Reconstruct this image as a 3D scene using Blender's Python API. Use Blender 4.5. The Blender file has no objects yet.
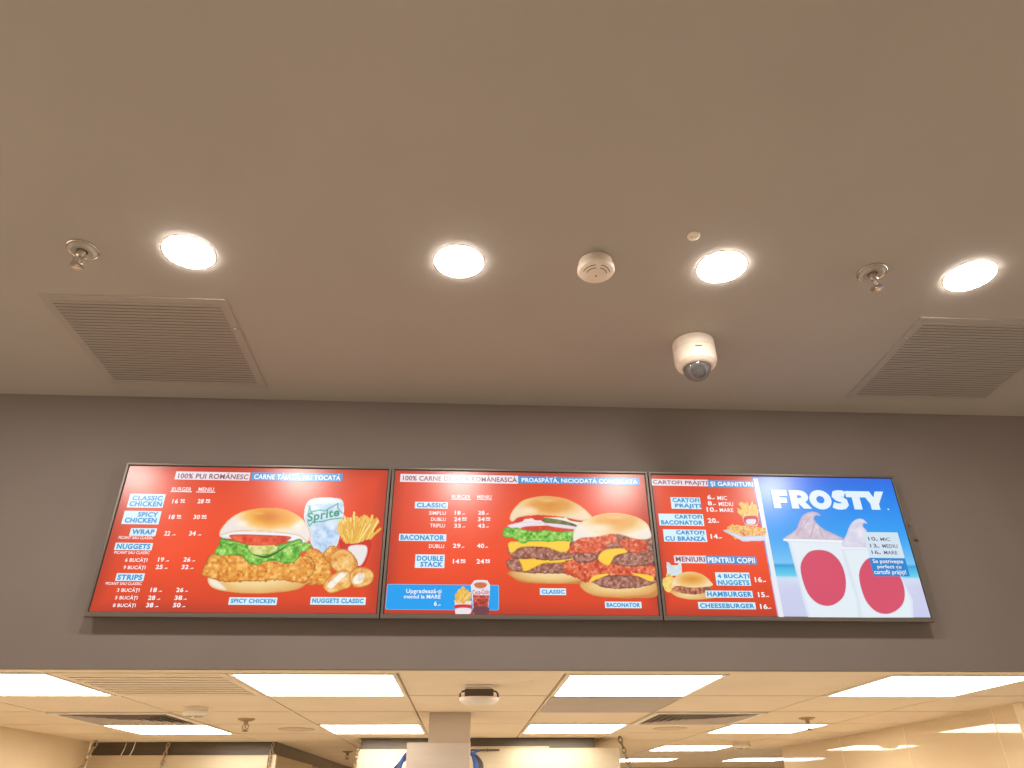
import bpy, bmesh, math, random
import numpy as np
from mathutils import Matrix, Vector

random.seed(7)
scene = bpy.context.scene
COL = scene.collection
PI = math.pi

# ------------------------------------------------------------------ camera
CAM = np.array([-0.1932, -2.611, 1.80])
TH, YAW, ROLL, FPX = 0.52697, 0.06137, -0.0073, 726.53
Fv = np.array([math.sin(YAW) * math.cos(TH), math.cos(YAW) * math.cos(TH), math.sin(TH)])
R0 = np.array([math.cos(YAW), -math.sin(YAW), 0.0])
U0 = np.cross(R0, Fv)
Rv = math.cos(ROLL) * R0 + math.sin(ROLL) * U0
Uv = -math.sin(ROLL) * R0 + math.cos(ROLL) * U0
cd = bpy.data.cameras.new('camera')
cd.sensor_fit = 'HORIZONTAL'; cd.sensor_width = 36.0; cd.lens = 36.0 * FPX / 1024
cd.clip_start = 0.02; cd.clip_end = 60
cam = bpy.data.objects.new('camera', cd); COL.objects.link(cam)
M = Matrix.Identity(4)
for i in range(3):
    M[i][0], M[i][1], M[i][2], M[i][3] = Rv[i], Uv[i], -Fv[i], CAM[i]
cam.matrix_world = M
scene.camera = cam

def on_screen(px, py, y=0.0):
    """a point of the photographed screen artwork -> (x, z) on the upright plane of the menu screens"""
    px = np.asarray(px, float); py = np.asarray(py, float)
    d = [Fv[k] * FPX + Rv[k] * (px - 512) - Uv[k] * (py - 384) for k in range(3)]
    t = (y - CAM[1]) / d[1]
    return CAM[0] + t * d[0], CAM[2] + t * d[2]

# main dimensions (metres)
ZF, ZK = 3.25, 2.21          # front ceiling, kitchen ceiling
WY = 0.05                    # face of the menu wall
SZ = 2.6532                  # centre height of the screens

# ------------------------------------------------------------------ materials
def lin(c):
    c = np.asarray(c, float) / 255.0
    return np.where(c <= 0.04045, c / 12.92, ((c + 0.055) / 1.055) ** 2.4)

MATS = {}
def mat(name, rgb, rough=0.6, metal=0.0, spec=0.5, noise=0.0, nscale=8.0, bump=0.0, bscale=80.0, emit=None, estr=0.0, coat=0.0, aniso=None, trans=0.0):
    m = bpy.data.materials.new(name); m.use_nodes = True
    nt = m.node_tree; b = nt.nodes['Principled BSDF']
    b.inputs['Base Color'].default_value = (*rgb, 1)
    b.inputs['Roughness'].default_value = rough
    b.inputs['Metallic'].default_value = metal
    b.inputs['Specular IOR Level'].default_value = spec
    b.inputs['Coat Weight'].default_value = coat
    b.inputs['Transmission Weight'].default_value = trans
    tc = nt.nodes.new('ShaderNodeTexCoord')
    if noise:
        n = nt.nodes.new('ShaderNodeTexNoise'); n.inputs['Scale'].default_value = nscale; n.inputs['Detail'].default_value = 5
        r = nt.nodes.new('ShaderNodeValToRGB')
        r.color_ramp.elements[0].color = (*[c * (1 - noise) for c in rgb], 1); r.color_ramp.elements[0].position = 0.3
        r.color_ramp.elements[1].color = (*[min(1, c * (1 + noise)) for c in rgb], 1); r.color_ramp.elements[1].position = 0.7
        if aniso:
            mp = nt.nodes.new('ShaderNodeMapping'); mp.inputs['Scale'].default_value = aniso
            nt.links.new(tc.outputs['Object'], mp.inputs['Vector']); nt.links.new(mp.outputs['Vector'], n.inputs['Vector'])
        else:
            nt.links.new(tc.outputs['Object'], n.inputs['Vector'])
        nt.links.new(n.outputs['Fac'], r.inputs['Fac']); nt.links.new(r.outputs['Color'], b.inputs['Base Color'])
    if bump:
        n2 = nt.nodes.new('ShaderNodeTexNoise'); n2.inputs['Scale'].default_value = bscale
        nt.links.new(tc.outputs['Object'], n2.inputs['Vector'])
        bp = nt.nodes.new('ShaderNodeBump'); bp.inputs['Strength'].default_value = bump; bp.inputs['Distance'].default_value = 0.002
        nt.links.new(n2.outputs['Fac'], bp.inputs['Height']); nt.links.new(bp.outputs['Normal'], b.inputs['Normal'])
    if emit is not None:
        b.inputs['Emission Color'].default_value = (*emit, 1); b.inputs['Emission Strength'].default_value = estr
    MATS[name] = m
    return m

PAINT_WALL = mat('taupe_wall_paint', (0.202, 0.164, 0.142), 0.75, noise=0.04, nscale=3, bump=0.06, bscale=120)
PAINT_CEIL = mat('taupe_ceiling_paint', (0.405, 0.360, 0.310), 0.8, noise=0.03, nscale=2, bump=0.05, bscale=120)
PAINT_VENT = mat('taupe_vent_enamel', (0.375, 0.330, 0.284), 0.6)
DARK_VOID = mat('dark_duct_interior', (0.17, 0.145, 0.12), 0.9)
TILE_CEIL = mat('cream_ceiling_tile', (0.84, 0.69, 0.49), 0.75, noise=0.03, nscale=4)
TILE_GAP = mat('ceiling_grid_gap', (0.16, 0.11, 0.06), 0.9)
TRIM_CREAM = mat('cream_trim', (0.82, 0.68, 0.46), 0.6)
FLOOR_M = mat('pale_floor_tile', (0.55, 0.50, 0.44), 0.45, noise=0.06, nscale=3)
WALL_K = mat('cream_kitchen_wall', (0.72, 0.57, 0.37), 0.6, noise=0.03, nscale=3)
WHITE_PL = mat('warm_white_plastic', (0.80, 0.69, 0.58), 0.45, noise=0.02, nscale=30)
WHITE_PL2 = mat('off_white_plastic', (0.80, 0.70, 0.56), 0.5, noise=0.02, nscale=30)
SLOT = mat('dark_slot', (0.10, 0.07, 0.05), 0.8)
CHROME = mat('chrome_metal', (0.66, 0.57, 0.49), 0.22, metal=0.85)
BRASS = mat('aged_brass', (0.42, 0.30, 0.17), 0.35, metal=1.0)
STEEL = mat('brushed_stainless_steel', (0.70, 0.60, 0.43), 0.36, metal=0.6, noise=0.05, nscale=6, aniso=(1, 1, 60))
STEEL_D = mat('dark_steel_and_reflection', (0.13, 0.108, 0.085), 0.3, metal=0.55, noise=0.08, nscale=5, aniso=(1, 1, 20))  # closure panels: dark reflections put into the base colour; also the dark rail
PANEL_S = mat('satin_steel_panel', (0.58, 0.49, 0.41), 0.38, metal=0.35, noise=0.06, nscale=3, aniso=(1, 1, 8))
BEZEL = mat('bronze_grey_bezel', (0.16, 0.135, 0.112), 0.4, metal=0.4)
HOUSING = mat('screen_housing_black', (0.03, 0.027, 0.025), 0.5)
LENS_D = mat('camera_lens_glass', (0.03, 0.03, 0.035), 0.08)
GREY_MOD = mat('camera_module_grey', (0.20, 0.18, 0.17), 0.35)
FRAME_W = mat('white_light_frame', (0.88, 0.80, 0.66), 0.5)
GREY_PANEL = mat('grey_ceiling_panel', (0.50, 0.42, 0.34), 0.7, noise=0.04, nscale=5)
BLUE_C = mat('blue_cable_sheath', (0.07, 0.17, 0.60), 0.4, noise=0.2, nscale=40)
DARK_C = mat('dark_hose_rubber', (0.09, 0.075, 0.06), 0.5)
LAMP = mat('downlight_diffuser_glow', (0.9, 0.9, 0.9), 0.5, emit=(1.0, 0.95, 0.88), estr=82.0)
PANEL_L = mat('light_panel_glow', (0.9, 0.9, 0.9), 0.5, emit=(1.0, 0.94, 0.84), estr=7.6)
CHAINM = mat('galvanised_chain', (0.50, 0.40, 0.27), 0.35, metal=0.8)
GLASS_D = mat('smoked_dome_glass', (0.86, 0.83, 0.80), 0.03, trans=0.9)

# glossy white wall panels of the kitchen's right wall
WALL_T = mat('glossy_cream_wall_panel', (0.72, 0.56, 0.36), 0.04, noise=0.02, nscale=2, spec=0.6)

# menu screens: black glass showing the colours stored on the artwork
def screen_mat():
    m = bpy.data.materials.new('screen_glass_picture'); m.use_nodes = True
    nt = m.node_tree; b = nt.nodes['Principled BSDF']
    b.inputs['Base Color'].default_value = (0.012, 0.012, 0.012, 1)
    b.inputs['Roughness'].default_value = 0.27
    b.inputs['Specular IOR Level'].default_value = 0.52
    a = nt.nodes.new('ShaderNodeAttribute'); a.attribute_name = 'picture'
    nt.links.new(a.outputs['Color'], b.inputs['Emission Color'])
    b.inputs['Emission Strength'].default_value = 0.47
    return m
SCREEN = screen_mat()

# ------------------------------------------------------------------ mesh helpers
def link(name, bm, m, parent=None, smooth=False, loc=None):
    me = bpy.data.meshes.new(name); bm.normal_update(); bm.to_mesh(me); bm.free()
    for k in (m if isinstance(m, (list, tuple)) else [m]):
        me.materials.append(k)
    if smooth:
        for p in me.polygons: p.use_smooth = True
        try: me.set_sharp_from_angle(angle=math.radians(35))
        except Exception: pass
    o = bpy.data.objects.new(name, me); COL.objects.link(o)
    if parent is not None: o.parent = parent
    if loc: o.location = loc
    return o

def thing(name, label, cat, loc=(0, 0, 0), group=None):
    o = bpy.data.objects.new(name, None); COL.objects.link(o)
    o.empty_display_size = 0.05
    o.location = loc; o['label'] = label; o['category'] = cat
    if group: o['group'] = group
    return o

def tag(o, label, cat, group=None):
    o['label'] = label; o['category'] = cat
    if group: o['group'] = group
    return o

def struct(o, label=None, cat=None):
    o['kind'] = 'structure'
    if label: o['label'] = label
    if cat: o['category'] = cat
    return o

def box(bm, x0, x1, y0, y1, z0, z1, mi=0, bevel=0.0):
    vs = [bm.verts.new(p) for p in ((x0, y0, z0), (x1, y0, z0), (x1, y1, z0), (x0, y1, z0), (x0, y0, z1), (x1, y0, z1), (x1, y1, z1), (x0, y1, z1))]
    fs = [bm.faces.new([vs[i] for i in q]) for q in ((3, 2, 1, 0), (4, 5, 6, 7), (0, 1, 5, 4), (1, 2, 6, 5), (2, 3, 7, 6), (3, 0, 4, 7))]
    for f in fs: f.material_index = mi
    if bevel:
        es = list({e for f in fs for e in f.edges})
        bmesh.ops.bevel(bm, geom=es, offset=bevel, segments=2, affect='EDGES', profile=0.5)
    return fs

def lathe(bm, prof, n=48, c=(0, 0, 0), mi=0, close=False):
    """prof: list of (radius, z), revolved about the vertical through c"""
    rings = []
    for r, z in prof:
        if r < 1e-6:
            rings.append([bm.verts.new((c[0], c[1], c[2] + z))])
        else:
            rings.append([bm.verts.new((c[0] + r * math.cos(2 * PI * k / n), c[1] + r * math.sin(2 * PI * k / n), c[2] + z)) for k in range(n)])
    for a, b in zip(rings, rings[1:]):
        for k in range(n):
            k2 = (k + 1) % n
            if len(a) == 1 and len(b) == 1: continue
            if len(a) == 1: f = bm.faces.new((a[0], b[k2], b[k]))
            elif len(b) == 1: f = bm.faces.new((a[k], a[k2], b[0]))
            else: f = bm.faces.new((a[k], a[k2], b[k2], b[k]))
            f.material_index = mi
    bmesh.ops.recalc_face_normals(bm, faces=bm.faces)

def tube(bm, pts, r, n=8, closed=False, mi=0):
    pts = [Vector(p) for p in pts]; rings = []
    m = len(pts)
    for i, p in enumerate(pts):
        a = pts[(i - 1) % m] if (closed or i > 0) else p
        b = pts[(i + 1) % m] if (closed or i < m - 1) else p
        t = (b - a).normalized()
        up = Vector((0, 0, 1)) if abs(t.z) < 0.9 else Vector((1, 0, 0))
        u = t.cross(up).normalized(); v = t.cross(u)
        rr = r[i] if isinstance(r, (list, tuple)) else r
        rings.append([bm.verts.new(p + u * rr * math.cos(2 * PI * k / n) + v * rr * math.sin(2 * PI * k / n)) for k in range(n)])
    for i in range(m if closed else m - 1):
        A, B = rings[i], rings[(i + 1) % m]
        for k in range(n):
            f = bm.faces.new((A[k], A[(k + 1) % n], B[(k + 1) % n], B[k])); f.material_index = mi
    if not closed:
        for q in (rings[0], rings[-1]):
            f = bm.faces.new(q); f.material_index = mi
    bmesh.ops.recalc_face_normals(bm, faces=bm.faces)

def copy_tree(o, parent=None):
    c = o.copy(); COL.objects.link(c)
    if parent is not None: c.parent = parent
    for ch in list(o.children): copy_tree(ch, c)
    return c

# ------------------------------------------------------------------ the setting
bm = bmesh.new(); box(bm, -6, 8.5, -7, 8.0, -0.1, 0.0)
struct(link('floor', bm, FLOOR_M))
bm = bmesh.new(); box(bm, -6, 6, -7, WY, ZF, ZF + 0.12)
struct(link('ceiling', bm, PAINT_CEIL))
bm = bmesh.new(); box(bm, -6, 6, WY, WY + 0.03, ZK, ZF + 0.12)
struct(link('wall_front', bm, PAINT_WALL))
bm = bmesh.new(); box(bm, -6, 6, WY + 0.03, 0.136, ZK - 0.0005, ZF + 0.12)
struct(link('trim_1', bm, TRIM_CREAM))
bm = bmesh.new(); box(bm, -6, 6, -7.1, -7.0, 0, ZF + 0.12)
struct(link('wall_rear', bm, PAINT_WALL))

# kitchen suspended ceiling: tiles with open joints under a backing
GX = [-2.8275 + 0.5975 * k for k in range(0, 19)]
GY = [0.13 + 0.605 * k for k in range(0, 13)]
bm = bmesh.new()
g = 0.006
for i in range(len(GX) - 1):
    for j in range(len(GY) - 1):
        box(bm, GX[i] + 0.004, GX[i + 1] - 0.004, GY[j] + 0.008, GY[j + 1] - 0.008, ZK, ZK + 0.014, 0)
box(bm, -6, GX[0] - g, 0.13, 7.5, ZK, ZK + 0.014, 0)
box(bm, -6, 8.5, 0.128, 8.0, ZK + 0.014, ZK + 0.03, 1)
struct(link('ceiling_kitchen', bm, [TILE_CEIL, TILE_GAP]))

# kitchen walls
bm = bmesh.new(); box(bm, -2.95, -2.80, 0.9, 3.18, 0, ZK)
struct(link('wall_left', bm, WALL_K))
bm = bmesh.new()
yb = [1.0, 1.2, 2.05, 2.90, 3.97]
for a, b in zip(yb, yb[1:]):
    box(bm, 2.425, 2.60, a + 0.003, b - 0.003, 0, ZK - 0.004, 0, 0.002)
box(bm, 2.4265, 2.60, 1.0, 3.97, 0, ZK, 1)
struct(link('wall_right', bm, [WALL_T, TRIM_CREAM]))
bm = bmesh.new(); box(bm, 2.40, 2.62, 0.93, 0.998, 0, ZK, 0, 0.004)
struct(link('trim_2', bm, TRIM_CREAM))
bm = bmesh.new(); box(bm, -6, 8.5, 7.4, 7.5, 0, ZK)
struct(link('wall_back', bm, WALL_K))
bm = bmesh.new(); box(bm, 8.4, 8.5, 0.5, 7.5, 0, ZK)
struct(link('wall_far', bm, WALL_K))
bm = bmesh.new(); box(bm, -0.374, -0.168, 1.37, 1.60, 0, ZK - 0.0005, 0, 0.004)
struct(link('column', bm, mat('column_paint', (0.58, 0.47, 0.36), 0.6, noise=0.03, nscale=4)))

# ------------------------------------------------------------------ painting the screen artwork
def hashn(ix, iy, seed):
    h = (ix.astype(np.int64) * 374761393 + iy.astype(np.int64) * 668265263 + seed * 1442695041) & 0xffffffff
    h = ((h ^ (h >> 13)) * 1274126177) & 0xffffffff
    return ((h ^ (h >> 16)) & 0xffff) / 65535.0

def vnoise(X, Y, s, seed=0, oct=3):
    out = np.zeros_like(X); amp = 1.0; tot = 0
    for o in range(oct):
        x = X / s + 100; y = Y / s + 100
        ix = np.floor(x); iy = np.floor(y); fx = x - ix; fy = y - iy
        fx = fx * fx * (3 - 2 * fx); fy = fy * fy * (3 - 2 * fy)
        v = (hashn(ix, iy, seed + o) * (1 - fx) + hashn(ix + 1, iy, seed + o) * fx) * (1 - fy) + \
            (hashn(ix, iy + 1, seed + o) * (1 - fx) + hashn(ix + 1, iy + 1, seed + o) * fx) * fy
        out += amp * v; tot += amp; amp *= 0.55; s = s / 2.1
    return out / tot

def ramp(t, stops):
    t = np.clip(t, 0, 1)
    ps = [s[0] for s in stops]; cs = np.array([s[1] for s in stops], float)
    return np.stack([np.interp(t, ps, cs[:, k]) for k in range(3)], -1)

def sstep(a, b, x):
    t = np.clip((x - a) / (b - a), 0, 1); return t * t * (3 - 2 * t)

class Pic:
    def __init__(s, x0, y0, x1, y1, step=0.5, ox=0, oy=0, sc=1.0):
        s.o = (ox, oy, sc)
        s.X, s.Y = np.meshgrid(np.arange(x0, x1 + step / 2, step), np.arange(y0, y1 + step / 2, step))
        s.rgb = np.zeros(s.X.shape + (3,)); s.a = np.zeros(s.X.shape)
    def tr(s, pts):
        ox, oy, sc = s.o
        return np.array([(ox + p[0] / sc, oy + p[1] / sc) for p in pts], float)
    def smooth(s, P, k=4):
        n = len(P); out = []
        for i in range(n):
            p0, p1, p2, p3 = P[i - 1], P[i], P[(i + 1) % n], P[(i + 2) % n]
            for j in range(k):
                t = j / k
                out.append(0.5 * ((2 * p1) + (-p0 + p2) * t + (2 * p0 - 5 * p1 + 4 * p2 - p3) * t * t + (-p0 + 3 * p1 - 3 * p2 + p3) * t ** 3))
        return np.array(out)
    def sd(s, P):
        d = np.full(s.X.shape, 1e9); ins = np.zeros(s.X.shape, bool)
        for a, b in zip(P, np.roll(P, -1, 0)):
            ab = b - a; L = ab @ ab + 1e-12
            t = np.clip(((s.X - a[0]) * ab[0] + (s.Y - a[1]) * ab[1]) / L, 0, 1)
            d = np.minimum(d, np.hypot(s.X - a[0] - t * ab[0], s.Y - a[1] - t * ab[1]))
            c = (a[1] > s.Y) != (b[1] > s.Y)
            with np.errstate(divide='ignore', invalid='ignore'):
                xi = a[0] + (s.Y - a[1]) * ab[0] / (ab[1] if ab[1] else 1e-12)
            ins ^= c & (s.X < xi)
        return np.where(ins, d, -d)
    def put(s, al, c):
        s.rgb = s.rgb * (1 - al[..., None]) + c * al[..., None]; s.a = np.maximum(s.a, al)
    def fill(s, pts, col, tex=None, edge=None, wob=0.0, wsc=2.5, sharp=False, seed=1, shade=None):
        """col: rgb, or ramp stops driven by tex=(scale, seed); edge=(rgb, width px, strength); shade=(angle deg, dark rgb, strength)"""
        P = s.tr(pts)
        P = P if sharp else s.smooth(P)
        d = s.sd(P)
        if wob: d = d + wob * (vnoise(s.X, s.Y, wsc, seed + 9, 2) - 0.5) * 2
        if tex is not None:
            n = vnoise(s.X, s.Y, tex[0], seed, 3)
            c = ramp(np.clip((n - 0.2) / 0.6, 0, 1), [(i / (len(col) - 1), k) for i, k in enumerate(col)])
        elif callable(col): c = col(s.X, s.Y)
        else: c = np.broadcast_to(np.array(col, float), s.X.shape + (3,))
        if shade:
            lo, hi = P[:, 1].min(), P[:, 1].max()
            t = np.clip((s.Y - lo) / (hi - lo + 1e-6), 0, 1)
            w = (t ** 1.5 * shade[1])[..., None]
            c = c * (1 - w) + np.array(shade[0], float) * w
        if edge:
            w = (edge[2] * (1 - sstep(0, edge[1], d)))[..., None]
            c = c * (1 - w) + np.array(edge[0], float) * w
        s.put(sstep(-0.4, 0.4, d), c)
    def stroke(s, a, b, w, col, edge=None):
        a, b = s.tr([a, b]); ab = b - a; L = ab @ ab + 1e-9
        t = np.clip(((s.X - a[0]) * ab[0] + (s.Y - a[1]) * ab[1]) / L, 0, 1)
        d = w - np.hypot(s.X - a[0] - t * ab[0], s.Y - a[1] - t * ab[1])
        c = np.broadcast_to(np.array(col, float), s.X.shape + (3,))
        if edge is not None:
            k = (0.8 * (1 - sstep(0, w * 0.8, d)))[..., None]; c = c * (1 - k) + np.array(edge, float) * k
        s.put(sstep(-0.35, 0.35, d), c)
    def blob(s, p, rx, ry, col, al=1.0, soft=1.0):
        (cx, cy), = s.tr([p]); sc = s.o[2]
        q = np.hypot((s.X - cx) / (rx / sc), (s.Y - cy) / (ry / sc))
        w = al * (1 - sstep(1 - soft, 1.0, q))
        keep = s.a.copy(); s.put(w * (s.a > 0.02), np.array(col, float)); s.a = keep
    def build(s, name, y, parent):
        H, W = s.X.shape
        x, z = on_screen(s.X, s.Y, y)
        cell = (s.a[:-1, :-1] + s.a[1:, :-1] + s.a[:-1, 1:] + s.a[1:, 1:]) / 4 > 0.5
        idx = np.arange(H * W).reshape(H, W)
        quads = np.stack([idx[1:, :-1], idx[1:, 1:], idx[:-1, 1:], idx[:-1, :-1]], -1)[cell]
        used, inv = np.unique(quads, return_inverse=True)
        co = np.stack([x.ravel(), np.full(H * W, y), z.ravel()], -1)[used]
        al = np.maximum(s.a, 1e-3)[..., None]
        rgb = np.clip(s.rgb / al, 0, 255).reshape(-1, 3)[used]
        return raw_mesh(name, co, inv.reshape(-1, 4), rgb, parent)

def raw_mesh(name, co, quads, rgb, parent):
    me = bpy.data.meshes.new(name)
    me.from_pydata(co.tolist(), [], quads.tolist())
    at = me.color_attributes.new('picture', 'FLOAT_COLOR', 'POINT')
    c = np.ones((len(co), 4), np.float32); c[:, :3] = lin(rgb)
    at.data.foreach_set('color', c.ravel())
    me.materials.append(SCREEN)
    o = bpy.data.objects.new(name, me); COL.objects.link(o)
    if parent is not None: o.parent = parent
    return o

# text and flat banners, gathered per screen
FC = bpy.data.curves.new('lettering', 'FONT'); FO = bpy.data.objects.new('lettering', FC); COL.objects.link(FO)
FC.resolution_u = 3
_glyph = {}
ACC = {'Ă': ('A', 'b'), 'ă': ('a', 'b'), 'Â': ('A', 'c'), 'â': ('a', 'c'), 'Ț': ('T', 'k'), 'ț': ('t', 'k'), 'Ș': ('S', 'k'), 'ș': ('s', 'k')}
def outline(body, bold):
    FC.body = body; FC.offset = bold; FC.space_character = 1.0 + bold * 2.2
    bpy.context.view_layer.update()
    ev = FO.evaluated_get(bpy.context.evaluated_depsgraph_get()); me = ev.to_mesh()
    v = [tuple(p.co[:2]) for p in me.vertices]; f = [list(p.vertices) for p in me.polygons]
    ev.to_mesh_clear()
    return v, f
def glyphs(s, bold):
    k = (s, bold)
    if k not in _glyph:
        base = ''.join(ACC.get(c, (c,))[0] for c in s)
        v, f = outline(base, bold)
        for i, c in enumerate(s):
            if c not in ACC: continue
            x1 = max(p[0] for p in outline(base[:i + 1], bold)[0])
            ch = outline(base[i], bold)[0]
            w = max(p[0] for p in ch) - min(p[0] for p in ch); top = max(p[1] for p in ch)
            cx = x1 - w / 2; kind = ACC[c][1]; t = 0.05 + bold; r = 0.15
            if kind == 'b':
                A = [(cx + r * math.cos(q), top + 0.24 + r * 0.85 * math.sin(q)) for q in np.linspace(PI, 2 * PI, 9)]
                B = [(cx + (r - t) * math.cos(q), top + 0.24 + (r - t) * 0.7 * math.sin(q)) for q in np.linspace(PI, 2 * PI, 9)]
                strips = [[A[j], A[j + 1], B[j + 1], B[j]] for j in range(8)]
            elif kind == 'c':
                strips = [[(cx - 0.19, top + 0.06), (cx - 0.07, top + 0.06), (cx, top + 0.13), (cx, top + 0.23)], [(cx + 0.19, top + 0.06), (cx, top + 0.23), (cx, top + 0.13), (cx + 0.07, top + 0.06)]]
            else:
                strips = [[(cx - 0.05, -0.06), (cx + 0.08, -0.06), (cx + 0.03, -0.22), (cx - 0.09, -0.22)]]
            for q in strips:
                n = len(v); v += q; f.append([n, n + 1, n + 2, n + 3])
        v = np.array(v); lo, hi = v.min(0), v.max(0)
        _glyph[k] = ((v - lo) / (hi - lo), f)
    return _glyph[k]

class Flat:
    def __init__(s): s.items = []; s.hold = False
    def new(s, name):
        if not s.hold: s.items.append([name, [], [], []])
    def add(s, xy, faces, col, y):
        it = s.items[-1]; n = len(it[1])
        it[1] += [(a, y, b) for a, b in xy]; it[2] += [[i + n for i in q] for q in faces]; it[3] += [col] * len(xy)
    def rect(s, bl, tr, col, y, rad=0.0, name='banner'):
        s.new(name)
        x0, z0 = on_screen(*bl, y); x1, z1 = on_screen(*tr, y)
        if rad:
            pts = []
            for cx, cz, a0 in ((x1 - rad, z1 - rad, 0), (x0 + rad, z1 - rad, 90), (x0 + rad, z0 + rad, 180), (x1 - rad, z0 + rad, 270)):
                for k in range(5):
                    a = math.radians(a0 + k * 22.5); pts.append((cx + rad * math.cos(a), cz + rad * math.sin(a)))
        else: pts = [(x0, z0), (x1, z0), (x1, z1), (x0, z1)]
        s.add(pts, [list(range(len(pts)))], col, y)
    def text(s, t, bl, tr, col, y, bold=0.035, name='menu_text'):
        s.new(name); bold = {0.05: 0.028 if name == 'price_text' else 0.043, 0.04: 0.030, 0.035: 0.026, 0.03: 0.016, 0.025: 0.018, 0.02: 0.010}.get(bold, 0.014)
        v, f = glyphs(t, bold)
        x0, z0 = on_screen(*bl, y); x1, z1 = on_screen(*tr, y)
        s.add([(x0 + a * (x1 - x0), z0 + b * (z1 - z0)) for a, b in v], f, col, y)
    def quad_text(s, t, q, col, y, bold=0.03):
        """q: tl, tr, br, bl picture points"""
        s.new('menu_text')
        v, f = glyphs(t, bold)
        tl, tr, br, bl = [np.array(p, float) for p in q]
        P = [(bl * (1 - a) + br * a) * (1 - b) + (tl * (1 - a) + tr * a) * b for a, b in v]
        s.add([on_screen(p[0], p[1], y) for p in P], f, col, y)
    def build(s, parent):
        for name, v, f, c in s.items:
            me = bpy.data.meshes.new(name); me.from_pydata([tuple(map(float, p)) for p in v], [], f)
            bmx = bmesh.new(); bmx.from_mesh(me); bmx.normal_update()
            for q in bmx.faces:                          # every face looks into the room
                if q.normal.y > 0: q.normal_flip()
            bmx.to_mesh(me); bmx.free()
            at = me.color_attributes.new('picture', 'FLOAT_COLOR', 'POINT')
            k = np.ones((len(v), 4), np.float32); k[:, :3] = lin(np.array(c, float))
            at.data.foreach_set('color', k.ravel())
            me.materials.append(SCREEN)
            o = bpy.data.objects.new(name, me); COL.objects.link(o); o.parent = parent

Y0, Y1, Y2, Y3, Y4, Y5 = 0.0050, 0.0044, 0.0038, 0.0032, 0.0026, 0.0020   # layers inside the screen, front last
WHITE = (250, 245, 245); BOXC = (214, 240, 250); BLUE = (38, 142, 205); BARB = (52, 150, 212); MAROON = (140, 80, 95)
WBAR = (236, 226, 232)

def make_screen(cx, label, paint):
    t = thing('menu_screen', label, 'menu screen', (cx, WY, SZ - 0.2848), 'menu screens in a row above the counter')
    w, h = 0.4978, 0.2848
    fw = 0.0085
    inv = Matrix.Translation((-cx, -WY, -(SZ - 0.2848)))
    def put(o): o.matrix_parent_inverse = inv; return o
    bm = bmesh.new()                                   # slim frame around the glass
    box(bm, cx - w, cx + w, 0, 0.02, SZ + h - fw, SZ + h, 0, 0.0012)
    box(bm, cx - w, cx + w, 0, 0.02, SZ - h, SZ - h + 0.014, 0, 0.0012)
    box(bm, cx - w, cx - w + fw, 0.0002, 0.02, SZ - h + 0.012, SZ + h - fw + 0.002, 0, 0.0012)
    box(bm, cx + w - fw, cx + w, 0.0002, 0.02, SZ - h + 0.012, SZ + h - fw + 0.002, 0, 0.0012)
    put(link('bezel', bm, BEZEL, t))
    bm = bmesh.new(); box(bm, cx - w + 0.004, cx + w - 0.004, 0.0205, WY, SZ - h + 0.006, SZ + h - 0.004, 0, 0.002)
    put(link('housing', bm, HOUSING, t))
    bm = bmesh.new()                                   # dark gasket between frame and glass
    a, b = w - fw, h - fw
    box(bm, cx - a - 0.001, cx + a + 0.001, 0.0056, 0.0205, SZ - h + 0.0125, SZ + b + 0.001)
    put(link('gasket', bm, HOUSING, t))
    # the lit picture, a fine upright sheet of coloured points
    nx, nz = 180, 100
    X, Z = np.meshgrid(np.linspace(cx - a + 0.0035, cx + a - 0.0035, nx), np.linspace(SZ - h + 0.0165, SZ + b - 0.0035, nz))
    u = (X - (cx - a)) / (2 * a); v = (Z - (SZ - h + 0.014)) / (2 * h - fw - 0.014)
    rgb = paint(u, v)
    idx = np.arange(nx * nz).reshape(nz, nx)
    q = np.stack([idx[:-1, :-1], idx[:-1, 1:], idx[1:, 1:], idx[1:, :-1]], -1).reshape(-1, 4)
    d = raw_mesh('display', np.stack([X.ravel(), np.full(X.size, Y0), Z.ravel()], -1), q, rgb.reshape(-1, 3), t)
    put(d)
    return t, d

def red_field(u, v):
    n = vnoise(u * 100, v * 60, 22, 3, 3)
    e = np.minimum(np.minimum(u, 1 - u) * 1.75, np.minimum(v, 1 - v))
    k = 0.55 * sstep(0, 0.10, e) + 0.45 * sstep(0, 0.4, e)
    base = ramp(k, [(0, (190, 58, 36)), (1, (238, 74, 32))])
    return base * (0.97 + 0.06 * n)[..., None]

def golden(cx, cy, rx, ry, stops, seed=0):
    def f(X, Y):
        t = np.hypot((X - cx) / rx, (Y - cy) / ry) + 0.12 * (vnoise(X, Y, 9, seed, 2) - 0.5)
        return ramp(t, stops)
    return f

FRY = [(246, 214, 120), (240, 196, 86), (250, 226, 150), (232, 180, 70)]
def fries(p, base, tops, w, n, seed, spread):
    rnd = random.Random(seed)
    for k in range(n):
        u = k / (n - 1)
        bx = base[0] + (rnd.random() - 0.5) * spread; by = base[1]
        i = u * (len(tops) - 1); a = int(min(i, len(tops) - 2)); fr = i - a
        tx = tops[a][0] * (1 - fr) + tops[a + 1][0] * fr + (rnd.random() - 0.5) * 12
        ty = tops[a][1] * (1 - fr) + tops[a + 1][1] * fr + rnd.random() * 55
        f0 = 0.25 + 0.3 * rnd.random()
        p.stroke((bx + (tx - bx) * f0, by + (ty - by) * f0), (tx, ty), w, rnd.choice(FRY), (214, 150, 50))

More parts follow.
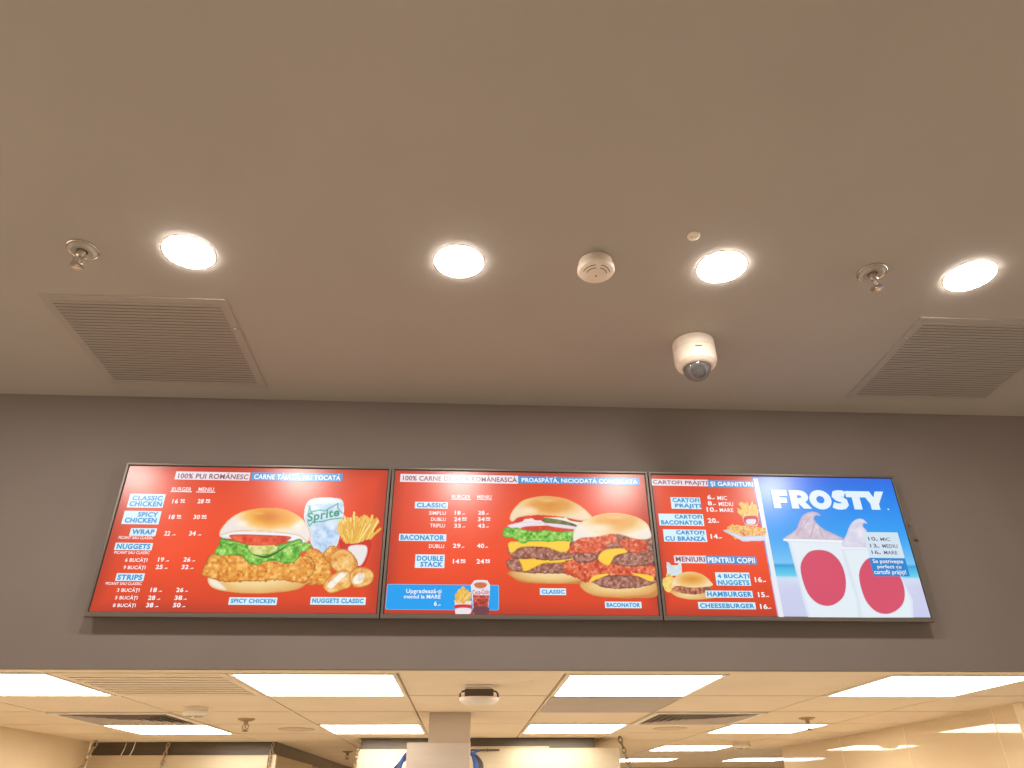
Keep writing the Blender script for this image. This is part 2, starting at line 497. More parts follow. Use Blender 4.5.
CRUMB = [(190, 104, 30), (222, 144, 52), (238, 170, 74), (248, 206, 128)]
LETT = [(66, 140, 44), (112, 184, 62), (146, 206, 86), (204, 232, 146)]
BEEF = [(116, 64, 48), (150, 92, 76), (176, 120, 104), (206, 160, 146)]
BACN = [(170, 54, 32), (214, 84, 52), (228, 116, 78), (240, 164, 128)]

# ------------------------------------------------------------------ left screen
sl, dl = make_screen(-1.0, 'leftmost red menu screen showing a chicken burger, nuggets and prices', red_field)

def adopt(o, root_loc):
    o.matrix_parent_inverse = Matrix.Identity(4); return o

p = Pic(196, 500, 334, 602, 0.5, 190, 490, 6.4)
p.fill([(735, 400), (770, 370), (830, 390), (870, 430), (900, 480), (900, 590), (850, 610), (760, 605), (700, 590)], CRUMB, (2.6, 2), edge=((160, 80, 30), 2.0, 0.6), wob=1.2, seed=21)
p.fill([(115, 560), (128, 610), (190, 642), (330, 662), (480, 662), (640, 648), (720, 622), (750, 570), (600, 540), (200, 540)],
       golden(256, 576, 60, 20, [(0, (246, 222, 168)), (0.5, (240, 208, 146)), (0.85, (226, 172, 100)), (1, (196, 130, 66))], 4), edge=((190, 120, 60), 1.2, 0.6))
p.fill([(115, 562), (128, 612), (190, 640), (240, 640), (200, 590), (160, 562)], (244, 232, 214), edge=((226, 180, 120), 3, 0.8))
p.fill([(72, 530), (100, 470), (120, 420), (200, 405), (400, 420), (640, 430), (755, 420), (800, 480), (770, 560), (720, 598), (600, 578), (450, 584), (330, 586), (250, 592), (180, 582), (120, 562), (80, 550)],
       CRUMB, (2.8, 1), edge=((150, 76, 22), 2.4, 0.65), wob=1.3, seed=5)
for q in ((170, 500, 60, 40), (330, 480, 70, 40), (560, 510, 80, 36), (690, 500, 50, 50)): p.blob(q[:2], q[2], q[3], (252, 206, 120), 0.35)
p.fill([(190, 285), (230, 260), (400, 262), (560, 270), (772, 285), (762, 325), (712, 342), (660, 330), (500, 318), (300, 312), (210, 306)], (238, 238, 240), edge=((190, 186, 190), 2, 0.5))
p.fill([(190, 345), (200, 308), (240, 315), (320, 332), (400, 350), (500, 360), (640, 330), (705, 312), (712, 350), (600, 420), (400, 430), (250, 400)], LETT, (3.0, 1), seed=11, edge=((40, 96, 30), 2, 0.7))
p.fill([(380, 350), (520, 350), (560, 372), (520, 400), (440, 414), (395, 400)], [(176, 180, 80), (214, 214, 130), (232, 226, 170)], (4, 1), seed=3)
p.fill([(252, 290), (330, 284), (480, 288), (642, 298), (610, 330), (520, 352), (400, 354), (330, 340), (280, 318)], [(196, 48, 26), (226, 78, 44), (240, 110, 70)], (5, 1), seed=8, edge=((170, 40, 20), 1.4, 0.7))
p.fill([(160, 405), (185, 350), (250, 340), (320, 350), (370, 372), (400, 408), (470, 420), (530, 404), (600, 372), (650, 350), (720, 338), (776, 345), (758, 384), (712, 402), (690, 440), (655, 466), (600, 470), (540, 452), (470, 462), (430, 482), (380, 470), (345, 440), (318, 412), (250, 416), (180, 420)],
       LETT, (3.2, 1), seed=17, edge=((60, 130, 44), 1.6, 0.7), wob=0.8)
p.fill([(400, 410), (470, 424), (540, 402), (640, 340), (600, 372), (530, 420), (470, 436)], (40, 86, 34))
p.fill([(188, 272), (210, 232), (262, 178), (330, 140), (420, 120), (500, 114), (590, 120), (662, 146), (722, 187), (757, 236), (774, 290), (752, 332), (730, 318), (690, 292), (560, 272), (400, 262), (280, 268), (200, 290)],
       golden(271, 515, 42, 20, [(0, (226, 138, 30)), (0.4, (234, 158, 52)), (0.6, (242, 190, 104)), (0.82, (246, 226, 196)), (1, (236, 226, 220))], 2), edge=((214, 150, 80), 1.6, 0.6))
p.blob((500, 170), 110, 50, (206, 118, 26), 0.7); p.blob((330, 215), 70, 34, (250, 240, 226), 0.8); p.blob((690, 230), 44, 44, (250, 240, 230), 0.8)
p.blob((440, 150), 60, 18, (240, 196, 120), 0.5)
p.build('burger_picture', Y2, dl)

p = Pic(296, 494, 350, 562, 0.5, 290, 455, 4.9545)
p.fill([(70, 310), (78, 250), (108, 218), (180, 211), (250, 218), (266, 250), (262, 320), (236, 440), (200, 482), (150, 492), (105, 440), (84, 350)],
       [(178, 204, 232), (204, 224, 240), (224, 236, 242)], (6, 1), seed=6, edge=((236, 240, 244), 1.6, 0.7))
p.fill([(105, 380), (240, 350), (225, 440), (195, 478), (155, 486), (118, 440)], [(150, 184, 226), (188, 212, 240), (222, 236, 250)], (4, 1), seed=9)
p.fill([(100, 225), (180, 216), (250, 224), (240, 236), (110, 240)], (226, 238, 238))
for a, b in (((98, 252), (102, 282)), ((102, 282), (150, 272)), ((150, 272), (170, 278)), ((170, 278), (238, 240)), ((238, 240), (236, 262)), ((236, 262), (258, 288)),
             ((96, 352), (112, 332)), ((112, 332), (160, 330)), ((160, 330), (200, 318)), ((200, 318), (258, 312)), ((88, 300), (98, 252)), ((88, 332), (96, 352))):
    p.stroke(a, b, 0.6, (84, 168, 152))
p.build('drink_picture', Y1, dl)

p = Pic(334, 506, 382, 570, 0.5, 290, 455, 4.9545)
p.fill([(242, 420), (320, 440), (402, 415), (388, 500), (364, 550), (332, 557), (290, 510), (255, 470)], (206, 44, 38), sharp=True, edge=((160, 30, 26), 1.5, 0.5))
fries(p, (325, 470), [(240, 345), (250, 300), (290, 300), (325, 282), (370, 286), (400, 300), (425, 300), (442, 330)], 1.25, 46, 4, 90)
fries(p, (325, 470), [(250, 370), (290, 330), (325, 320), (370, 320), (410, 345)], 1.3, 24, 8, 80)
p.fill([(248, 436), (290, 440), (340, 436), (400, 420), (388, 500), (364, 550), (332, 557), (290, 510), (255, 470)], (206, 44, 38), edge=((170, 30, 26), 1.5, 0.5))
p.fill([(288, 452), (372, 444), (386, 480), (364, 536), (338, 552), (300, 514)], (236, 228, 226), edge=((206, 60, 60), 1.5, 0.8))
p.build('fries_picture', Y3, dl)

p = Pic(302, 545, 376, 596, 0.5, 290, 455, 4.9545)
NUG = [(204, 128, 52), (230, 164, 80), (240, 188, 108), (248, 214, 150)]
p.fill([(165, 500), (185, 460), (215, 448), (245, 470), (230, 520), (190, 530)], CRUMB, (2.6, 1), seed=31, edge=((150, 76, 22), 2, 0.6), wob=0.8)
p.fill([(198, 500), (240, 466), (292, 472), (332, 522), (330, 562), (280, 592), (220, 574), (200, 540)], NUG, (5, 1), seed=32, edge=((176, 100, 36), 2.6, 0.7), wob=0.5)
p.fill([(165, 640), (200, 600), (262, 568), (306, 590), (300, 650), (262, 668), (202, 686), (170, 666)], NUG, (5, 1), seed=33, edge=((180, 104, 40), 2.0, 0.7), wob=0.4)
p.fill([(182, 644), (246, 584), (284, 588), (240, 634), (204, 664)], [(222, 204, 176), (246, 238, 224), (250, 246, 238)], (4, 1), seed=34, edge=((232, 180, 110), 1.2, 0.8))
p.fill([(300, 580), (350, 554), (400, 570), (416, 602), (396, 640), (340, 657), (302, 642)], NUG, (5, 1), seed=35, edge=((180, 104, 40), 2.0, 0.7), wob=0.4)
p.fill([(305, 622), (338, 584), (374, 590), (362, 630), (322, 642)], [(226, 206, 180), (246, 236, 220), (250, 246, 238)], (4, 1), seed=36, edge=((232, 180, 110), 1.2, 0.8))
p.build('nuggets_picture', Y4, dl)

b = Flat(); x = Flat()
b.rect((174.4, 479.4), (250.6, 472.6), WBAR, Y2); b.rect((250.6, 480.2), (343, 473.8), BARB, Y2)
x.text('100% PUI ROMÂNESC', (177.5, 478.4), (249.2, 472.9), MAROON, Y4)
x.text('CARNE TĂIATĂ, NU TOCATĂ', (253.5, 479.9), (341, 474.0), WHITE, Y4)
x.text('BURGER', (171.5, 490.8), (191.8, 487.4), WHITE, Y4, 0.02); x.hold = True; x.rect((170.5, 491.9), (192, 491.4), WHITE, Y4); x.hold = False
x.text('MENIU', (198.2, 491), (214.3, 487.6), WHITE, Y4, 0.02); x.hold = True; x.rect((195.9, 492.3), (215.4, 491.8), WHITE, Y4); x.hold = False
for bl, tr in (((126.7, 507.4), (165.9, 494.2)), ((121.2, 524), (161.7, 511.2)), ((129.1, 535.7), (157.2, 528.4)), ((113.9, 549.9), (153.2, 543.1)), ((115, 580.8), (145, 573.4)), ((228.1, 604.7), (277.5, 597.6)), ((310, 604.6), (366, 597.4))):
    b.rect(bl, tr, BOXC, Y2)
for s_, bl, tr in (('CLASSIC', (131.6, 500.3), (163.3, 495.8)), ('CHICKEN', (128.7, 506.2), (162.6, 501.4)), ('SPICY', (137.3, 516.7), (158.8, 512.2)), ('CHICKEN', (124.1, 522.6), (157.2, 517.9)),
                   ('WRAP', (131.3, 534.3), (155.1, 529.4)), ('NUGGETS', (116.1, 549), (151, 543.9)), ('STRIPS', (116.7, 579.9), (143.1, 574.6)),
                   ('SPICY CHICKEN', (230.3, 603), (275.6, 598.8)), ('NUGGETS CLASSIC', (311.9, 603), (363.8, 598.6))):
    x.text(s_, bl, tr, BLUE, Y4, 0.05)
def price(n, bl, tr, sup=None, dash=None):
    x.text(n, bl, tr, WHITE, Y4, 0.05, 'price_text'); x.hold = True
    if sup:
        x.text('90', (sup[0], tr[1] + (bl[1] - tr[1]) * 0.62), (sup[1], tr[1] + 0.1), WHITE, Y4, 0.05)
        x.rect((sup[0], tr[1] + (bl[1] - tr[1]) * 0.86), (sup[1], tr[1] + (bl[1] - tr[1]) * 0.72), WHITE, Y4)
    if dash:
        w = dash[1] - dash[0]
        x.rect((dash[0], bl[1]), (dash[0] + w * 0.22, bl[1] - 0.8), WHITE, Y4)
        x.rect((dash[0] + w * 0.32, bl[1] - 0.5), (dash[1], bl[1] - 1.3), WHITE, Y4)
    x.hold = False
price('16', (171.8, 503.4), (178.8, 499), (180.2, 185.2)); price('28', (197.2, 503.4), (204.3, 499), (205.4, 210.5))
price('18', (168.4, 519.2), (175.4, 514.7), (176.6, 181.4)); price('30', (193.1, 519.2), (200.5, 514.8), (201.3, 206.8))
price('22', (163.9, 535.7), (170.8, 531), None, (172.0, 175.6)); price('34', (188.6, 535.7), (196.4, 531), None, (197.6, 201.2))
for yb, yt in ((538.9, 536.4),): x.text('PICANT SAU CLASSIC', (118.3, yb), (153.6, yt), WHITE, Y4, 0.015)
x.text('PICANT SAU CLASSIC', (113.9, 553.8), (150.1, 551.3), WHITE, Y4, 0.015)
x.text('PICANT SAU CLASSIC', (105.3, 584.8), (142.1, 582.3), WHITE, Y4, 0.015)
for s_, bl, tr in (('6 BUCĂȚI', (124.6, 562.7), (148.1, 557.2)), ('9 BUCĂȚI', (122.8, 570.1), (146.2, 564.6)), ('3 BUCĂȚI', (116.4, 592.8), (140.2, 587.3)), ('5 BUCĂȚI', (114.5, 600.3), (138.3, 594.9)), ('8 BUCĂȚI', (112.3, 608), (136.4, 602.5))):
    x.text(s_, bl, tr, WHITE, Y4, 0.025)
price('19', (157.6, 561.7), (164.6, 557.3), None, (165.6, 169)); price('26', (183, 561.7), (191, 557.3), None, (191.9, 195))
price('25', (155.2, 569.1), (163.3, 564.8), None, (164.1, 167.5)); price('32', (181.1, 569.1), (189.1, 564.8), None, (190.2, 193.5))
price('18', (150, 592.1), (157.4, 587.7), None, (158.4, 161.8)); price('26', (175.8, 592.1), (184, 587.7), None, (184.9, 187.8))
price('28', (147.6, 600), (155.8, 595.5), None, (156.7, 160.2)); price('38', (174.1, 600), (182.8, 595.5), None, (183.4, 186.6))
price('38', (145.7, 607.4), (153.9, 602.8), None, (154.8, 158.3)); price('50', (172.6, 607.4), (181.1, 602.8), None, (181.9, 185.3))
x.quad_text('Sprite', ((307.5, 513.0), (340.0, 507.0), (339.0, 518.5), (307.0, 524.5)), (40, 150, 120), Y4, 0.03)
b.build(dl); x.build(dl)

# ------------------------------------------------------------------ middle screen
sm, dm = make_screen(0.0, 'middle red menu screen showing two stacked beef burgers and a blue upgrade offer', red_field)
b = Flat(); x = Flat()
p = Pic(500, 494, 594, 586, 0.5, 495, 460, 4.953)
p.fill([(83, 550), (95, 587), (140, 606), (250, 613), (360, 613), (430, 608), (430, 550)], golden(552, 572, 46, 12, [(0, (244, 220, 166)), (0.5, (238, 204, 140)), (0.85, (222, 166, 96)), (1, (196, 130, 66))], 4), edge=((190, 120, 60), 1.2, 0.6))
p.fill([(55, 510), (68, 490), (120, 486), (330, 508), (400, 500), (420, 560), (330, 562), (200, 562), (110, 552), (65, 537)], BEEF, (2.2, 1), seed=41, edge=((80, 40, 30), 1.6, 0.7), wob=0.8)
p.fill([(118, 488), (160, 490), (390, 478), (402, 500), (300, 510), (235, 514), (150, 552), (132, 520)], (250, 202, 62), edge=((226, 160, 30), 1.5, 0.6))
p.fill([(60, 452), (110, 428), (390, 438), (410, 480), (340, 492), (250, 497), (180, 487), (100, 484)], BEEF, (2.2, 1), seed=42, edge=((80, 40, 30), 1.6, 0.7), wob=0.8)
p.fill([(76, 405), (160, 404), (385, 402), (372, 442), (330, 457), (250, 432), (130, 432), (82, 462), (66, 430)], (250, 208, 70), edge=((230, 168, 40), 1.5, 0.6))
p.fill([(100, 310), (160, 292), (300, 285), (430, 300), (440, 350), (300, 350), (130, 340)], (240, 232, 228))
p.fill([(150, 330), (330, 325), (410, 345), (390, 362), (250, 356), (140, 350)], [(200, 50, 30), (224, 84, 54)], (4, 1), seed=44)
p.fill([(38, 372), (46, 338), (70, 333), (120, 340), (180, 352), (250, 346), (320, 356), (395, 352), (388, 398), (320, 400), (260, 405), (190, 402), (135, 412), (100, 390), (60, 386)], LETT, (3, 1), seed=43, edge=((60, 130, 44), 1.4, 0.7), wob=0.8)
p.fill([(235, 285), (330, 298), (400, 320), (408, 340), (300, 322), (236, 306)], [(84, 92, 40), (130, 136, 66)], (4, 1), seed=45)
p.fill([(62, 324), (120, 312), (200, 306), (232, 314), (170, 326), (90, 336)], (240, 226, 234), edge=((206, 170, 196), 1, 0.7))
p.fill([(240, 312), (330, 318), (420, 335), (400, 344), (280, 330)], (236, 218, 228), edge=((200, 160, 190), 1, 0.7))
p.fill([(85, 300), (128, 278), (142, 300), (104, 312)], (206, 52, 36)); p.fill([(184, 275), (232, 273), (238, 296), (196, 297)], (210, 58, 40)); p.fill([(358, 282), (430, 292), (430, 308), (372, 300)], (200, 60, 40))
p.fill([(73, 292), (84, 255), (130, 205), (200, 183), (270, 179), (350, 192), (420, 225), (465, 263), (480, 286), (430, 301), (330, 282), (210, 272), (120, 284), (90, 305)],
       golden(551, 505, 37, 14, [(0, (216, 142, 56)), (0.45, (226, 160, 80)), (0.75, (238, 200, 140)), (1, (240, 216, 180))], 3), edge=((216, 156, 90), 1.6, 0.6))
p.blob((170, 250), 70, 30, (248, 232, 208), 0.7); p.blob((260, 200), 70, 16, (244, 206, 150), 0.5)
p.build('burger_picture', Y1, dm)
p = Pic(562, 510, 658, 600, 0.5, 495, 460, 4.953)
p.fill([(422, 610), (440, 647), (500, 674), (600, 684), (700, 684), (800, 674), (800, 600), (500, 590)], golden(618, 586, 44, 12, [(0, (244, 216, 160)), (0.5, (238, 200, 134)), (0.85, (222, 166, 96)), (1, (200, 134, 70))], 5), edge=((196, 126, 60), 1.2, 0.6))
p.fill([(388, 390), (390, 470), (500, 500), (760, 480), (776, 430), (770, 380), (600, 365)], BEEF, (2.4, 1), seed=53)
p.fill([(335, 510), (345, 560), (400, 582), (450, 606), (520, 600), (640, 590), (790, 590), (785, 520), (600, 500), (420, 490)], BACN, (2.6, 1), seed=54, edge=((130, 40, 26), 2, 0.6), wob=1.0)
p.fill([(480, 592), (600, 570), (785, 588), (790, 612), (700, 632), (600, 637), (520, 624)], BEEF, (2.2, 1), seed=51, edge=((80, 40, 30), 1.6, 0.7), wob=0.8)
p.fill([(465, 607), (492, 572), (566, 565), (505, 590)], (250, 204, 64)); p.fill([(676, 560), (780, 575), (775, 602), (720, 580)], (250, 204, 64))
p.fill([(575, 490), (650, 460), (772, 445), (782, 512), (680, 527), (600, 520)], BEEF, (2.2, 1), seed=52, edge=((80, 40, 30), 1.6, 0.7), wob=0.8)
p.fill([(398, 462), (480, 455), (505, 490), (450, 508), (400, 502)], BEEF, (2.2, 1), seed=55, edge=((80, 40, 30), 1.6, 0.7), wob=0.8)
p.fill([(510, 490), (545, 445), (640, 438), (655, 458), (596, 474), (562, 522)], (250, 206, 66), edge=((230, 160, 40), 1.3, 0.6))
p.fill([(360, 462), (372, 428), (420, 385), (460, 373), (540, 362), (592, 368), (604, 400), (556, 425), (530, 452), (480, 462), (400, 460)], BACN, (2.4, 1), seed=56, edge=((150, 46, 30), 1.6, 0.6), wob=1.0)
p.fill([(612, 400), (700, 383), (745, 398), (748, 452), (680, 458), (632, 432)], BACN, (2.4, 1), seed=57, edge=((150, 46, 30), 1.6, 0.6), wob=1.0)
p.fill([(387, 390), (394, 340), (440, 300), (520, 270), (600, 262), (690, 279), (745, 308), (766, 340), (770, 386), (700, 392), (600, 364), (500, 381), (430, 386), (396, 402)],
       golden(616, 520, 44, 20, [(0, (222, 150, 62)), (0.4, (230, 172, 90)), (0.62, (240, 210, 156)), (0.85, (244, 232, 214)), (1, (240, 230, 220))], 7), edge=((228, 190, 140), 1.6, 0.6))
p.blob((520, 335), 110, 34, (248, 240, 230), 0.7); p.blob((600, 285), 70, 16, (236, 190, 120), 0.6)
p.build('burger_picture', Y2, dm)

b.rect((385.2, 609.6), (499, 585), (120, 190, 235), Y1, 0.006); b.rect((385.8, 609.2), (498.5, 585.5), (16, 158, 238), Y2, 0.005)
p = Pic(452, 584, 474, 615, 0.4, 380, 570, 7.314)
p.fill([(545, 225), (670, 225), (662, 322), (552, 322)], (232, 222, 226), sharp=True)
fries(p, (605, 260), [(545, 180), (575, 140), (605, 122), (640, 140), (668, 160)], 0.85, 26, 5, 90)
p.fill([(553, 255), (662, 255), (660, 285), (556, 285)], (206, 48, 48)); p.fill([(560, 280), (658, 280), (656, 318), (562, 318)], (236, 224, 230))
p.build('fries_picture', Y3, dm)
p = Pic(470, 578, 492, 615, 0.4, 380, 570, 7.314)
p.fill([(664, 110), (690, 76), (735, 72), (785, 76), (806, 110), (800, 190), (788, 322), (684, 322), (672, 190)], (226, 224, 232), sharp=True, edge=((240, 238, 240), 1, 0.7))
p.fill([(680, 185), (798, 185), (788, 322), (686, 322)], [(120, 30, 30), (190, 70, 56), (226, 120, 96)], (2.6, 1), sharp=True, seed=61)
p.fill([(690, 270), (790, 270), (786, 322), (690, 322)], (110, 62, 70))
p.fill([(690, 100), (735, 90), (780, 100), (770, 125), (735, 135), (700, 125)], (206, 110, 70))
p.build('drink_picture', Y4, dm)

b.rect((400, 481.8), (518, 475.8), WBAR, Y2); b.rect((518, 483.2), (639.4, 478.2), BARB, Y2)
x.text('100% CARNE DE VITĂ ROMÂNEASCĂ', (402.7, 480.5), (517, 475.9), MAROON, Y4)
x.text('PROASPĂTĂ, NICIODATĂ CONGELATĂ', (521.7, 482.9), (637, 478.3), WHITE, Y4)
x.text('BURGER', (451.7, 498.8), (470.6, 495), WHITE, Y4, 0.02); x.hold = True; x.rect((451.5, 499.9), (471, 499.4), WHITE, Y4); x.hold = False
x.text('MENIU', (477.2, 498.8), (491.4, 495.2), WHITE, Y4, 0.02); x.hold = True; x.rect((476.5, 499.9), (492, 499.5), WHITE, Y4); x.hold = False
for bl, tr in (((414.7, 508.3), (447.8, 502.2)), ((398.8, 540.7), (446.4, 534.3)), ((414.7, 567.8), (444.8, 554.6)), ((540, 594.9), (565.9, 588.4)), ((605.2, 608), (641.2, 601.8))): b.rect(bl, tr, BOXC, Y2 if bl[0] < 500 else Y3)
for s_, bl, tr in (('CLASSIC', (416.6, 507.3), (446.3, 503)), ('BACONATOR', (400.3, 539.9), (444.4, 535.2)), ('DOUBLE', (416.7, 560.8), (443.3, 556)), ('STACK', (420.2, 566.8), (442.8, 561.9)), ('CLASSIC', (541.6, 593.7), (564.7, 589.8)), ('BACONATOR', (606.7, 607), (640, 602.9))):
    x.text(s_, bl, tr, BLUE, Y4 if bl[0] < 500 else Y5, 0.05)
for s_, bl, tr in (('SIMPLU', (428.9, 514.8), (445.9, 511.4)), ('DUBLU', (430.9, 521), (445.8, 517.6)), ('TRIPLU', (430, 527.3), (445, 523.8)), ('DUBLU', (428.9, 548), (444.2, 544.4))):
    x.text(s_, bl, tr, WHITE, Y4, 0.03)
price('18', (454.7, 514.8), (460.8, 510.8), None, (462, 465.2)); price('28', (478, 514.8), (484.7, 510.8), None, (485.8, 488.6))
price('24', (454, 521.3), (460.9, 517.2), (461.9, 466.7)); price('34', (477.8, 521.3), (484.7, 517.2), (485.6, 490.3))
price('33', (454, 527.8), (460.8, 523.7), None, (462, 465.2)); price('43', (477.7, 527.8), (484.7, 523.7), None, (485.8, 488.6))
price('29', (452.8, 548), (460.5, 543.6), None, (461.4, 464.2)); price('40', (476.9, 548), (484.2, 543.6), None, (485.2, 488))
price('14', (452.8, 563.6), (459.4, 559.1), (460.4, 465.5)); price('24', (476.4, 563.6), (484.2, 559.1), (485.1, 490))
x.text('Upgradează-ți', (406, 594.3), (441.5, 589), WHITE, Y4, 0.015); x.text('meniul la MARE', (403.9, 598.4), (440.8, 594.8), WHITE, Y4, 0.015)
price('6', (433.9, 605.9), (436.9, 601.2), None, (437.7, 440.6))
x.quad_text('Coca-Cola', ((472.2, 590.0), (489.2, 589.0), (488.6, 594.0), (472.6, 595.0)), (205, 60, 60), Y5, 0.02)
b.build(dm); x.build(dm)

# ------------------------------------------------------------------ right screen
def half_field(u, v):
    r = red_field(np.clip(u * 2.0, 0, 0.5), v)
    bl = ramp(v, [(0, (200, 206, 236)), (0.2, (206, 208, 238)), (0.262, (206, 222, 240)), (0.272, (110, 206, 236)), (0.33, (60, 180, 226)), (0.345, (50, 150, 214)), (0.36, (120, 196, 244)), (0.55, (50, 160, 240)), (0.85, (26, 130, 236)), (1, (46, 104, 226))])
    bl = bl * (0.98 + 0.04 * vnoise(u * 100, v * 60, 8, 5, 3))[..., None]
    k = sstep(0.4165, 0.4175, u)[..., None]
    return r * (1 - k) + bl * k
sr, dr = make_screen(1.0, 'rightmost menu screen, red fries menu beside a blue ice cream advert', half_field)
b = Flat(); x = Flat()
b.rect((779.2, 617.4), (757.6, 478.6), (232, 234, 242), Y1)

# two paper cups of soft ice cream, their plain badge where the advert prints its own
def cup(name, y, ox, dy, big):
    p = Pic(778, 500, 920, 619.5, 0.5, 750, 470, 4.953)
    if big:
        p.fill([(183, 345), (205, 313), (230, 290), (246, 250), (264, 222), (300, 207), (335, 211), (350, 228), (332, 224), (316, 236), (326, 258), (365, 292), (415, 316), (458, 350)],
               [(196, 178, 196), (212, 196, 210), (228, 216, 224)], (7, 1), seed=71, edge=((170, 158, 190), 3, 0.55))
        for a_, b_ in (((250, 300), (300, 230)), ((300, 330), (320, 262)), ((360, 335), (345, 290)), ((230, 325), (262, 260))): p.stroke(a_, b_, 0.5, (184, 164, 190))
        p.fill([(172, 345), (190, 360), (232, 520), (262, 640), (290, 740), (545, 748), (540, 640), (480, 470), (470, 362), (482, 352)], (226, 236, 244), sharp=True, edge=((202, 214, 234), 4, 0.5))
        p.fill([(163, 340), (300, 342), (482, 348), (484, 362), (300, 356), (166, 352)], (240, 244, 248), sharp=True, edge=((196, 206, 224), 0.8, 0.7))
        p.fill([(250, 480), (285, 412), (340, 396), (400, 410), (450, 462), (474, 540), (466, 620), (420, 664), (372, 672), (320, 650), (276, 590)], (212, 78, 106), edge=((196, 60, 90), 1.2, 0.5))
    else:
        p.fill([(462, 380), (480, 312), (500, 266), (530, 243), (560, 244), (580, 264), (562, 264), (560, 280), (580, 305), (600, 380)], [(206, 204, 226), (222, 218, 234), (232, 230, 240)], (7, 1), seed=72, edge=((186, 188, 222), 2.5, 0.5))
        p.fill([(446, 384), (455, 400), (480, 470), (530, 640), (548, 742), (812, 742), (806, 640), (745, 520), (700, 384)], (226, 236, 244), sharp=True, edge=((202, 214, 234), 4, 0.5))
        p.fill([(444, 380), (600, 383), (700, 386), (700, 396), (600, 394), (446, 392)], (238, 242, 247), sharp=True, edge=((196, 206, 224), 0.8, 0.7))
        p.fill([(540, 520), (570, 450), (620, 432), (690, 450), (740, 520), (766, 600), (756, 664), (710, 704), (660, 712), (610, 690), (566, 630)], (212, 78, 106), edge=((196, 60, 90), 1.2, 0.5))
    # the picture ends at the edge of the glass
    lim = p.Y < 617.6
    p.a = p.a * lim
    p.build(name, y, dr)
cup('ice_cream_picture', Y1, 0, 0, True)
cup('ice_cream_picture', Y2, 0, 0, False)

p = Pic(720, 497, 768, 545, 0.4, 645, 465, 7.877)
p.fill([(760, 385), (892, 370), (886, 482), (792, 474)], (226, 214, 218), sharp=True)
fries(p, (820, 420), [(728, 320), (760, 285), (800, 278), (840, 285), (875, 300), (888, 330)], 0.9, 34, 6, 90)
fries(p, (820, 430), [(745, 345), (790, 330), (830, 325), (870, 345)], 0.9, 18, 9, 80)
p.fill([(778, 405), (884, 400), (884, 470), (792, 470)], (200, 50, 60), edge=((226, 214, 218), 1.2, 0.9))
p.fill([(800, 430), (870, 428), (866, 466), (806, 466)], (230, 218, 226))
p.build('fries_picture', Y2, dr)
p = Pic(718, 517, 768, 545, 0.4, 645, 465, 7.877)
p.fill([(612, 515), (650, 505), (800, 540), (946, 556), (946, 596), (772, 602)], (216, 214, 232), sharp=True, edge=((170, 166, 200), 1.5, 0.7))
fries(p, (800, 600), [(640, 490), (690, 470), (740, 478), (800, 480), (860, 490), (940, 500)], 1.1, 40, 12, 180)
p.fill([(650, 505), (700, 480), (800, 478), (880, 490), (943, 505), (944, 556), (860, 556), (762, 558)], [(196, 84, 50), (232, 176, 90), (246, 220, 140), (214, 90, 56)], (1.8, 1), seed=63, wob=0.8)
p.fill([(612, 515), (640, 512), (770, 560), (946, 552), (946, 596), (772, 602)], (222, 220, 236), sharp=True, edge=((176, 172, 206), 1.5, 0.7))
p.build('fries_tray_picture', Y3, dr)
p = Pic(661, 560, 716, 601, 0.4, 655, 540, 7.877)
p.fill([(90, 172), (112, 178), (130, 200), (180, 200), (185, 182), (208, 182), (214, 275), (110, 285), (96, 270)], [(196, 214, 220), (220, 232, 232)], (4, 1), sharp=True, seed=66)
fries(p, (120, 380), [(60, 310), (80, 270), (110, 260), (140, 290)], 1.1, 18, 13, 50)
p.fill([(60, 318), (110, 290), (145, 300), (145, 400), (100, 410), (72, 380)], [(236, 196, 90), (246, 222, 140)], (2, 1), seed=65)
p.fill([(138, 395), (158, 440), (260, 468), (380, 468), (485, 450), (420, 405)], golden(688, 595, 24, 6, [(0, (244, 216, 160)), (1, (222, 166, 96))], 5), edge=((200, 130, 60), 1, 0.6))
p.fill([(136, 380), (250, 356), (442, 366), (410, 412), (280, 428), (160, 404)], [(110, 54, 36), (170, 98, 70), (214, 150, 120)], (2, 1), seed=64, wob=0.5)
p.fill([(130, 362), (150, 300), (220, 256), (300, 250), (380, 275), (442, 330), (447, 362), (300, 377), (200, 362)], golden(692, 579, 20, 9, [(0, (218, 142, 52)), (0.5, (232, 176, 90)), (1, (244, 220, 176))], 3), edge=((216, 160, 90), 1, 0.6))
p.build('burger_picture', Y2, dr)

b.rect((652.1, 485.4), (708, 479.8), WBAR, Y2); b.rect((708, 487), (753.2, 481), BARB, Y2)
x.text('CARTOFI PRĂJIȚI', (653.2, 485.1), (706.4, 479.8), MAROON, Y4); x.text('ȘI GARNITURI', (711, 487), (752.6, 482.2), WHITE, Y4)
for bl, tr in (((671.7, 508.7), (699.8, 497.6)), ((659.6, 525.4), (702.8, 514.2)), ((664.3, 541.5), (705.7, 529.8)), ((716.8, 585.4), (749, 572.6)), ((706, 597.5), (752.1, 590.9)), ((698.8, 608.9), (755, 602.4)), ): b.rect(bl, tr, BOXC, Y3)
b.rect((674.7, 563), (705.7, 555.7), WBAR, Y3); b.rect((706.2, 564), (755.9, 556.5), BARB, Y3)
x.text('MENIURI', (676, 561.6), (704.5, 556.8), MAROON, Y5, 0.04); x.text('PENTRU COPII', (708.2, 562.8), (754.5, 557.7), WHITE, Y5, 0.04)
